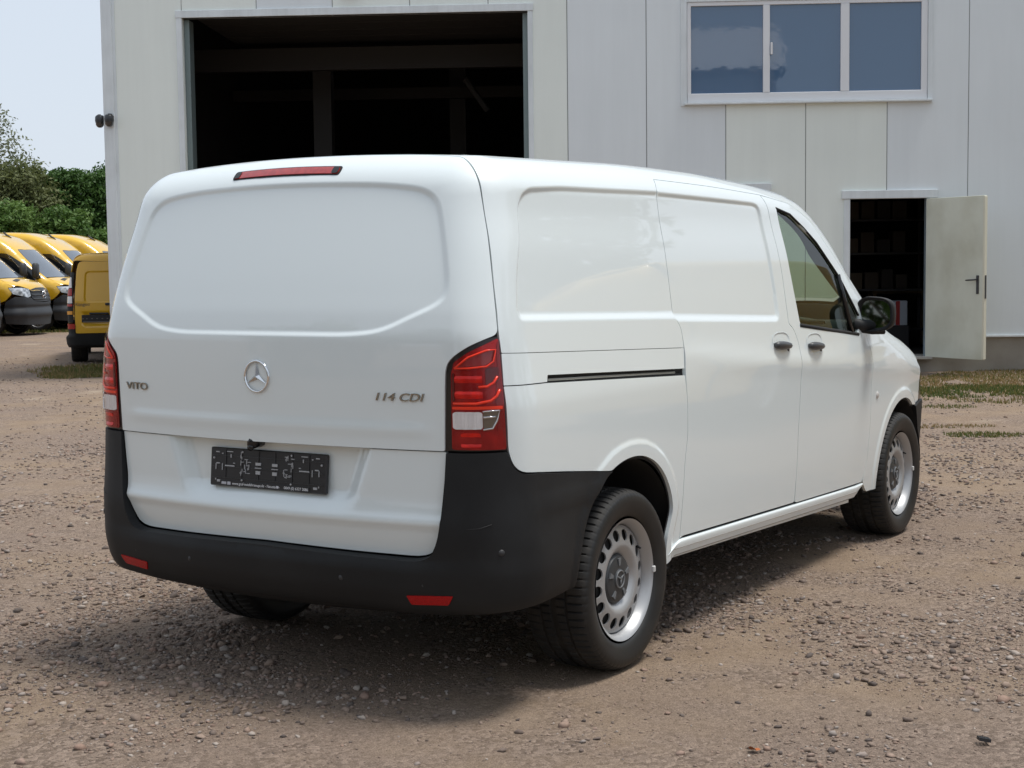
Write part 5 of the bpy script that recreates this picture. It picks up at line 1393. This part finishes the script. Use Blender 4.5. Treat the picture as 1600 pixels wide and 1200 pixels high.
o = copy_tree(sp0); o['label'] = 'yellow high-roof van mirrored in the white van\'s cab window'; o['group'] = 'yellow vans standing beyond the right edge'
o.location = (11.4, -4.6, 0); o.rotation_euler = (0, 0, 0)

# ------------------------------------------------------------------ small yellow van
def make_small_van():
    hdg = .815; rt = np.array([math.sin(hdg), -math.cos(hdg)])
    p = cam_pt(109, 24.2) + rt*.90
    V = empty('small_van', (p[0], p[1], 0), hdg, 'small yellow panel van seen from behind, half hidden by the hall corner', 'van')
    W = crv([(.2, .87), (.5, .90), (.8, .915), (1.0, .91), (1.2, .89), (1.5, .845), (1.75, .79), (1.85, .76)])
    Xr = crv([(.2, .03), (.5, -.02), (.8, -.03), (1.0, -.02), (1.3, .03), (1.7, .10), (1.9, .14)])
    Z = crv([(-.3, 1.76), (.5, 1.80), (1.5, 1.80), (2.2, 1.77), (2.6, 1.67), (3.3, 1.14), (3.9, .98), (4.1, .7), (4.2, .1)])
    def F(x, y, z):
        sd = np.abs(y) - W(z); re = Xr(z) + .06*y*y - x
        return smax(smax(smax(sd, re, .11), x - (4.1 - .2*y*y), .2), (z - Z(x) + .05*y*y)*(1 - .2*sstep(x, 2.3, 2.6)), .10)
    sh = Shell(F, crv([(-1, 1.35), (2.2, 1.35), (3.0, .85), (4.2, .6)]), rc=.9, fc=3.2, zt=1.4)
    pS, pR, pH = sh.ptS, sh.ptR, sh.ptH; tr = lambda y, z: sh.toR(pR(y, z))
    S = lambda pts: [sh.toS(pS(p[0], p[1])) + tuple(p[2:]) for p in pts]
    ar = lambda cx, a0, a1: [(cx + .37*math.cos(math.radians(a)), .33 + .37*math.sin(math.radians(a)), 0) for a in np.arange(a0, a1, 12)]
    half = [sh.toS(pH(.22, 0)), sh.toS(pH(.22, -.6))] + S([(.20, 1.60), (.17, 1.2), (.14, .60), (.20, .45)]) + S([(.45, .45)]) + S(ar(.86, 160, -5)[::1] if False else [(.86 + .37*math.cos(math.radians(a)), .33 + .37*math.sin(math.radians(a)), 0) for a in range(160, 0, -12)]) + S([(1.3, .30), (3.1, .30)]) + S([(3.5 + .37*math.cos(math.radians(a)), .33 + .37*math.sin(math.radians(a)), 0) for a in range(178, 40, -12)]) + S([(3.85, .62), (3.8, .85), (3.4, 1.0)]) + [sh.toS(pH(3.3, -.6)), sh.toS(pH(3.35, 0))]
    panel('body_shell', sh.S, half + [sh.flipS(p) for p in half[::-1]][1:-1], (YELLOW2,), V, sp=.07, rad=.04)
    # two unequal rear doors with pressed panels
    def door(y0, y1, nm):
        ol = [tr(y0, .50), tr(y1, .50), tr(y1, .9), tr(y1*(.985 if abs(y1) > .4 else 1), 1.2), tr(y1*(.95 if abs(y1) > .4 else 1), 1.5), (*tr(y1*(.90 if abs(y1) > .4 else 1), 1.66), .06), (*tr(y0*(.9 if abs(y0) > .4 else 1), 1.66), .06), tr(y0*(.95 if abs(y0) > .4 else 1), 1.5), tr(y0*(.985 if abs(y0) > .4 else 1), 1.2), tr(y0, .9)]
        s0 = 1 if abs(y1) > abs(y0) else -1
        e0, e1 = min(y0, y1) + .10, max(y0, y1) - .14
        rc = rounded([tr(e0, .99), tr(e1, .99), tr(e1 - .03, 1.50), tr(e0 + (.03 if e0 < -.3 else 0), 1.50)], .06)
        pl = rounded([tr(e0 - .05, .84), tr(e1 + .02, .84), tr(e1 + .02, .62), tr(e0 - .05, .62)], .03)
        return panel(nm, sh.R, ol, (YELLOW2,), V, sp=.05, rad=.02, contours=[(rc, (-.005, .005, .015, .025))], disp=lambda q, P: -.010*sstep(-polysdf(q[:, 0], q[:, 1], rc), 0, .02) - (.012*sstep(-polysdf(q[:, 0], q[:, 1], pl), 0, .015) if y1 > 0 else 0))
    dl = door(.10, .80, 'rear_door'); dr_ = door(.095, -.80, 'rear_door')
    half_t = [(*tr(.0, 1.665), ), tr(-.72, 1.665), sh.toR(pS(.20, 1.66)), sh.toR(pH(.21, -.62)), sh.toR(pH(.21, 0))]
    RT = panel('roof_rail', sh.R, half_t + [(-a, b_) for a, b_, *_ in half_t[::-1]][1:-1], (YELLOW2,), V, sp=.05)
    panel('brake_lamp', sh.R, [tr(.23, 1.69), tr(.23, 1.712), tr(-.05, 1.712), tr(-.05, 1.69)], (mat('small_lamp_red', (.35, .02, .015), .2),), RT, sp=.03, base=.004, flange=.004, lip=0, rad=.008)
    bq = [tr(0, .495), (*tr(-.80, .495), .03), tr(-.815, .66), sh.toR(pS(.13, .66)), sh.toR(pS(.19, .56)), sh.toR(pS(.44, .45)), sh.toR(pS(.44, .30)), tr(-.75, .27), tr(0, .26)]
    bp = panel('rear_bumper', sh.R, bq + [(-a, *b_) for a, *b_ in bq[::-1]][1:-1], (BLACKG,), V, sp=.05, rad=.03, base=.012, flange=.05, lip=0, disp=lambda q, P: .05*(1 - sstep(q[:, 1], .44, .49))*sstep(q[:, 1], .25, .31))
    for sg in (1, -1):
        f = lambda y, z: (sg*sh.toR(pR(y, z))[0], z)
        g = lambda x, z: (sg*sh.toR(pS(x, z))[0], z)
        LP = panel('tail_lamp', sh.R, [f(-.825, .67), f(-.82, 1.0), f(-.81, 1.3), f(-.79, 1.45), g(.20, 1.46), g(.17, 1.2), g(.13, .67)], (BLACKG,), V, sp=.04, base=.004, flange=.01, lip=0)
        for z0, z1, m in ((1.10, 1.22, mat('small_lamp_red', (.35, .02, .015), .2)), (.98, 1.095, mat('small_lamp_clear', (.65, .6, .58), .15, coat=1)), (.93, .975, mat('small_lamp_red', (.35, .02, .015), .2)), (1.225, 1.40, mat('small_lamp_clear', (.65, .6, .58), .15, coat=1)), (.80, .86, mat('small_lamp_amber', (.7, .3, .03), .2))):
            panel('lamp_segment', sh.R, [f(-.832, z0), f(-.830, z1), g(.165, z1), g(.145, z0)], (m,), LP, sp=.04, base=.010, flange=.004, lip=0, inset=.003)
        panel('reflector', sh.R, [f(-.80, .57), f(-.80, .655), g(.15, .655), g(.15, .57)], (mat('small_lamp_red', (.35, .02, .015), .2),), bp, sp=.03, base=.016, flange=.004, lip=0)
        for x in (.86, 3.5):
            make_wheel(V, (x, sg*.78, .315), sg, R=.315, n=60, simple=True)
            b = MB(); b.lathe([(.365, sg*.86), (.365, sg*.50), (0, sg*.50)], 28, 'y', c=(x, 0, .33)); b.v = [(a_, c_, max(z_, .27)) for a_, c_, z_ in b.v]; b.build('wheel_arch_liner', VOID, V, True)
    b = MB(); b.box(.15, 3.8, -.62, .62, .27, .45); b.build('underbody', VOID, V)
    b = MB(); p = pR(.42, .735); b.box(p[0] - .014, p[0] + .004, .18, .70, .675, .795, b=.004); pl = b.build('plate_holder', mat('plate_holder_black', (.018, .018, .020), .38), V)
    b = MB()
    for y in (.22, .30, .38, .46, .54, .62, .68): b.box(p[0] - .018, p[0] - .014, y - .012, y + .012, .728, .740)
    b.box(p[0] - .018, p[0] - .014, .20, .68, .680, .690)
    tag(b.build('moulded_mark', mat('plate_mark_dim', (.22, .2, .18), .5), pl), kind='stuff')
    b = MB(); b.box(p[0] - .02, p[0] + .01, .28, .58, .80, .83, b=.004); b.build('plate_lamp', BLACKP, V)
    b = MB(); p = pR(.22, .965); b.box(p[0] - .03, p[0] + .004, .15, .33, .945, .985, b=.008); b.build('door_handle', BLACKP, dl)
    me = text_mesh('Kangoo', .075, .004, align='CENTER')
    me.transform(Matrix.Translation((pR(.68, .965)[0] - .006, .68, .965)) @ Matrix(((0, 0, -1, 0), (-1, 0, 0, 0), (0, 1, 0, 0), (0, 0, 0, 1))))
    link('lettering', me, dl, (mat('letter_dark_chrome', (.25, .2, .12), .3, .6),))
    ws = [(2.62, 0), (2.60, -.62), (3.24, -.70), (3.32, 0)]
    panel('windscreen', sh.H, ws + [(x, -y) for x, y in ws[::-1]][1:-1], (mat('van_windscreen', (.10, .12, .15), .04, ior=1.9),), V, base=.004, flange=0, sp=.08, inset=0)
    for sgm in (0, 1):
        ol = S([(1.75, 1.10, .03), (1.75, 1.55, .04), (2.35, 1.53, .06), (2.95, 1.10, .03)]); ol = [sh.flipS(p) for p in ol] if sgm else ol
        panel('side_window', sh.S, ol, (mat('van_dark_glass', (.012, .014, .016), .04, ior=1.55),), V, base=.004, flange=.003, lip=0, sp=.06, inset=0)
    panel('front_bumper', sh.Fr, [(-1.0, .28), (1.0, .28), (1.0, .62), (.8, .80), (-.8, .80), (-1.0, .62)], (BLACKG,), V, sp=.08, base=.01)
    return V
make_small_van()

# ------------------------------------------------------------------ trees, hedge, grass
def leaf_mat(name, c0, c1):
    m = bpy.data.materials.new(name); m.use_nodes = True; nt = m.node_tree; b = nt.nodes['Principled BSDF']; N = nt.nodes.new; L = nt.links.new
    at = N('ShaderNodeAttribute'); at.attribute_name = 'tone'; r = N('ShaderNodeValToRGB')
    r.color_ramp.elements[0].color = (*c0, 1); r.color_ramp.elements[1].color = (*c1, 1); L(at.outputs['Fac'], r.inputs[0]); L(r.outputs[0], b.inputs['Base Color'])
    b.inputs['Roughness'].default_value = .55; b.inputs['Specular IOR Level'].default_value = .3
    tr = N('ShaderNodeBsdfTranslucent'); L(r.outputs[0], tr.inputs[0]); mx = N('ShaderNodeMixShader'); mx.inputs[0].default_value = .3
    L(b.outputs[0], mx.inputs[1]); L(tr.outputs[0], mx.inputs[2]); L(mx.outputs[0], nt.nodes['Material Output'].inputs[0])
    return m
BARK = mat('bark', (.10, .08, .06), .9, noise=(12, (.16, .13, .10), .4, .7), bump=(30, .5, .02))
def make_tree(name, base, height, width, label, cat, leaves, lsize, m, seed, crown_lo=.25, clumps=40, droop=0.0, group=None, hollow=.5):
    rg = np.random.default_rng(seed); rnd = random.Random(seed)
    T = empty(name, (base[0], base[1], -.05), rnd.uniform(0, 6), label, cat, group)
    b = MB(); tr_h = height*.8
    pts = [(0, 0, 0)]
    for i in range(1, 7): pts.append((pts[-1][0] + rnd.uniform(-.12, .12), pts[-1][1] + rnd.uniform(-.12, .12), tr_h*i/6))
    r0 = .035*height*.6
    b.tube(pts, [r0*(1 - .85*i/6) + .012 for i in range(7)], 8)
    # clumps in an egg-shaped crown, each on its limb
    C = []
    for k in range(clumps):
        z = crown_lo + (1 - crown_lo)*rnd.random()**.8; prof = math.sin(math.pi*min(1, (z - crown_lo*.6)/(1.08 - crown_lo*.6)))**.6
        a = rnd.uniform(0, 2*math.pi); rr = width/2*prof*(rnd.random()**.4)
        C.append((rr*math.cos(a), rr*math.sin(a), z*height, rnd.uniform(.10, .20)*width*(.7 + .5*prof)))
    for k in range(0, clumps, 2):
        x, y, z, r = C[k]; zt = max(.12*height, z - .18*height - .3*math.hypot(x, y)); i = min(5, int(zt/tr_h*6)); p = pts[i]
        b.tube([p, ((p[0] + x)/2 + rnd.uniform(-.2, .2), (p[1] + y)/2 + rnd.uniform(-.2, .2), (p[2]*.4 + z*.6)), (x, y, z)], [r0*.32, r0*.16, .008], 5)
    b.build('trunk', BARK, T, True)
    C = np.array(C); idx = rg.integers(0, clumps, leaves)
    d = rg.normal(size=(leaves, 3)); d /= np.linalg.norm(d, axis=1)[:, None]
    rad = C[idx, 3]*(hollow + (1.15 - hollow)*rg.random(leaves)**.6)
    P = C[idx, :3] + d*rad[:, None]*np.array([1, 1, .75]); P[:, 2] -= droop*rg.random(leaves)*height*.12; P[:, 2] = np.maximum(P[:, 2], .15)
    n = d*.5 + rg.normal(size=(leaves, 3))*.7 + [0, 0, .5]; n /= np.linalg.norm(n, axis=1)[:, None]
    t = np.cross(n, rg.normal(size=(leaves, 3))); t /= np.linalg.norm(t, axis=1)[:, None] + 1e-9; w = np.cross(n, t)
    s = (lsize*rg.uniform(.6, 1.3, leaves))[:, None]
    V = np.stack([P - t*s, P + w*s*.45 + n*s*.12, P + t*s, P - w*s*.45 + n*s*.12], 1).reshape(-1, 3)
    Fq = np.arange(leaves*4).reshape(-1, 4)
    me = tri_mesh('crown', V, Fq); tone = np.clip(.35*rg.random(leaves) + .65*rg.random(clumps)[idx], 0, 1)
    me.attributes.new('tone', 'FLOAT', 'POINT').data.foreach_set('value', np.repeat(tone, 4).astype(np.float32))
    link('crown', me, T, (m,))
    return T
DG_ = leaf_mat('dark_green_leaf', (.026, .066, .013), (.085, .165, .040)); MG_ = leaf_mat('mid_green_leaf', (.050, .115, .020), (.150, .240, .060)); PG_ = leaf_mat('pale_willow_leaf', (.11, .135, .068), (.24, .26, .16)); BG_ = leaf_mat('olive_leaf', (.075, .10, .032), (.17, .19, .075))
TREES = [
    ('willow_tree', -25, 58, 7.9, 4.6, 'tall pale grey-green willow at the left picture edge', PG_, 15000, .085, .12, 90, .6),
    ('birch_tree', 38, 57, 5.6, 3.2, 'loose olive-green tree sloping down beside the pale willow', BG_, 13000, .09, .06, 80, .6),
    ('leafy_tree', 76, 60, 4.9, 3.0, 'low dusty green tree in the dip of the treeline', BG_, 13000, .09, .05, 80, .3),
    ('leafy_tree', 112, 59, 5.35, 2.8, 'dark green tree with the highest dense top left of the hall corner', DG_, 17000, .10, .04, 90, 0),
    ('leafy_tree', 152, 60, 5.25, 3.0, 'dark green tree right against the hall corner', DG_, 17000, .10, .04, 90, 0),
    ('leafy_tree', 205, 61, 5.8, 3.2, 'dark green tree standing behind the hall corner', DG_, 4000, .09, .08, 40, 0),
    ('shrub', 8, 53, 3.9, 3.2, 'bright green shrub behind the nearest yellow vans', MG_, 11000, .09, .02, 60, .2),
    ('shrub', 62, 54, 2.8, 3.0, 'bright green shrub over the roof of the second yellow van', MG_, 11000, .09, .02, 60, .2),
    ('shrub', 108, 54.5, 3.7, 2.4, 'feathery green shrub over the middle van roofs', MG_, 11000, .09, .02, 60, .2),
    ('shrub', 158, 55, 2.9, 2.6, 'feathery green shrub over the farthest van roof', MG_, 11000, .09, .02, 60, .2),
    ('leafy_tree', -80, 60, 6.0, 4.0, 'green tree just beyond the left picture edge', DG_, 4000, .10, .08, 40, 0),
]
for i, (nm, px, dp, h, w, lb, m, nl, ls, lo, cl, dr_) in enumerate(TREES):
    make_tree(nm, cam_pt(px, dp), h, w, lb, 'tree' if 'tree' in nm else 'shrub', nl, ls, m, 40 + i, lo, cl, dr_, group='treeline beyond the parked vans')

# things behind the camera that show as reflections
def make_far_hall():
    p = CAM[:2] - FH*20
    H = empty('gabled_hall', (p[0], p[1], 0), math.atan2(RH[1], RH[0]), 'pale gabled hall mirrored in the left pane of the upper window', 'building')
    m = mat('far_hall_wall', (.74, .75, .75), .7, noise=(.8, (.68, .69, .70), .4, .7)); rm = mat('far_hall_roof', (.78, .78, .78), .6)
    MB().box(-14, 6.4, -14, 0, 0, 9.3).build('wall', m, H)
    b = MB(); v = [(-14.3, .4, 9.25), (6.8, .4, 9.25), (6.8, -6, 11.6), (-14.3, -6, 11.6), (-14.3, -14.4, 9.25), (6.8, -14.4, 9.25)]
    b.add(v, [(0, 1, 2, 3), (3, 2, 5, 4), (0, 3, 4), (1, 5, 2)]); b.build('roof', rm, H)
    for u in (-9, -3, 3): MB().box(u - 1.8, u + 1.8, .001, .03, .0, 4.2).build('gate', mat('far_gate', (.30, .32, .35), .6), H)
    for u in (-11, -7.5, -4, -.5, 3): MB().box(u - 1.2, u + 1.2, .001, .03, 6.6, 7.9).build('window', mat('far_pane', (.05, .06, .09), .1), H)
make_far_hall()
for i, (x, y, h) in enumerate(((13, -13.5, 10.5), (18.5, -12, 8.5), (8, -15.5, 9.0), (2, -18, 8.5))):
    make_tree('leafy_tree', (x, y), h, 5.5, '%s broad tree mirrored faintly in the white van flank' % ('tallest', 'foremost', 'middle', 'rearmost')[i], 'tree', 5000, .24, DG_, 90 + i, .10, 40, group='trees across the yard, seen as reflections')

for i, (x, y, h) in enumerate(((-17, 9, 6.0), (-20, 15, 7.0), (-22, 4, 6.5), (-21, -3.2, 6.5))):  # unseen trees added to darken the tailgate reflection; the last greens the door mirror
    make_tree('leafy_tree', (x, y), h, 6.5, '%s unseen green tree added for reflections in the tailgate or door mirror' % ('nearest', 'left-hand', 'right-hand', 'lower right')[i], 'tree', 4000, .26, MG_, 120 + i, .10, 40, group='trees behind the camera, seen as reflections')

def make_grass():
    rg = np.random.default_rng(5); xs = []; ys = []; hs = []; dry = []
    def patch(cx, cy, rx, ry, n, h, ang=0.0, dr=.4, seed=0, thr=.45):
        a = rg.uniform(-1, 1, n*3); c = rg.uniform(-1, 1, n*3); k = (a*a + c*c < 1); a, c = a[k]*rx, c[k]*ry
        x = cx + a*math.cos(ang) - c*math.sin(ang); y = cy + a*math.sin(ang) + c*math.cos(ang)
        k = vnoise(x*1.6, y*1.6, seed + 31)*.6 + vnoise(x*5, y*5, seed + 33)*.4 > thr + .25*((a/rx)**2 + (c/ry)**2 - .6)
        x, y = x[k][:n], y[k][:n]; xs.append(x); ys.append(y); hs.append(rg.uniform(.4, 1.2, len(x))*h); dry.append(np.clip(rg.normal(dr, .25, len(x)) + .5*(vnoise(x*.8, y*.8, 77) - .5), 0, 1))
    w = lambda u, v: hall_pt(u, v)[:2]
    patch(*w(13.0, -1.3), 3.6, 1.4, 20000, .038, WRZ, .88, 1, .33)
    patch(*w(12.4, -3.6), 2.6, 1.5, 9000, .040, WRZ, .60, 2, .44)
    patch(*w(11.3, -3.2), 1.5, .9, 6000, .042, WRZ, .25, 3, .38); patch(*w(13.2, -4.7), 1.2, .6, 3000, .04, WRZ, .35, 9, .42)
    patch(*cam_pt(1530, 12.9), .42, .20, 800, .028, -1.0, .35, 4, .42); patch(*cam_pt(1480, 13.6), .5, .15, 400, .025, -1.0, .7, 5, .5)
    patch(*cam_pt(1490, 15.3), .5, .2, 300, .03, -1.0, .4, 10, .5)
    patch(*cam_pt(142, 22.0), .75, .95, 4500, .05, -1.0, .65, 6, .40)
    patch(*cam_pt(200, 23.0), 1.5, 1.2, 3500, .06, -1.0, .60, 6, .42)
    patch(*cam_pt(20, 38.3), 4.0, 1.4, 8000, .08, -1.0, .50, 7, .30)
    patch(*cam_pt(60, 46), 9.0, 6, 9000, .16, -1.0, .45, 8, .2)
    x = np.concatenate(xs); y = np.concatenate(ys); h = np.concatenate(hs); dr = np.concatenate(dry); n = len(x)
    a = rg.random(n)*2*np.pi; wd = h*.11 + .003; ln = rg.uniform(.1, .9, n)*h
    z = gh(x, y) - .004; ca, sa = np.cos(a), np.sin(a); bx, by = rg.normal(size=n)*.5, rg.normal(size=n)*.5
    V = np.stack([np.stack([x - ca*wd, y - sa*wd, z], 1), np.stack([x + ca*wd, y + sa*wd, z], 1), np.stack([x + bx*ln*.5 + ca*wd*.6, y + by*ln*.5 + sa*wd*.6, z + h*.6], 1), np.stack([x + bx*ln, y + by*ln, z + h], 1)], 1).reshape(-1, 3)
    me = tri_mesh('grass', V, np.arange(n*4).reshape(-1, 4)); me.attributes.new('tone', 'FLOAT', 'POINT').data.foreach_set('value', np.repeat(dr, 4).astype(np.float32))
    m = leaf_mat('grass_blade', (.065, .115, .028), (.34, .23, .11))
    r = [q for q in m.node_tree.nodes if q.type == 'VALTORGB'][0]; e = r.color_ramp.elements.new(.5); e.color = (.16, .16, .045, 1)
    tag(link('grass', me, None, (m,)), 'thin dry and green grass growing along the hall and under the parked vans', 'grass', kind='stuff')
make_grass()

# ------------------------------------------------------------------ small litter
def litter():
    p = (-1.60, -2.20)
    def gp(px, py):
        d = np.array(c_f) + np.array(c_r)*(px - 800)/2360.6 - np.array(c_u)*(py - 600)/2360.6; t = -CAM[2]/d[2]; return CAM + d*t
    q = gp(1178, 1173); rg = random.Random(2)
    n = 12; v = [(0, 0, .006)]; f = []
    for k in range(n):
        a = 2*math.pi*k/n; r = .014*(1 + .55*(k % 2))*(1.3 if k == 0 else 1); v.append((r*math.cos(a), r*math.sin(a), .004 + .010*abs(math.sin(a))))
    f = [(0, 1 + k, 1 + (k + 1) % n) for k in range(n)]
    o = link('fallen_leaf', mesh(v, f), None, (mat('leaf_rust', (.36, .11, .03), .7),), (q[0], q[1], float(gh(q[:1], q[1:2])[0]) + .004), (.3, .2, 1.0)); tag(o, 'small rust-coloured leaf lying on the gravel in front', 'leaf')
    q = gp(1537, 1157); b = MB()
    for k in range(4): b.box(-.016 + .0105*k - .0022, -.016 + .0105*k + .0022, -.018, .018, 0, .010)
    for k in range(4): b.box(-.018, .018, -.016 + .0105*k - .0022, -.016 + .0105*k + .0022, .001, .0095)
    o = b.build('plastic_grid', mat('litter_black', (.02, .02, .022), .5), None, loc=(q[0], q[1], float(gh(q[:1], q[1:2])[0]) + .012), rot=(.15, .1, .5)); tag(o, 'small black plastic grid lying at the right front', 'litter')
litter()
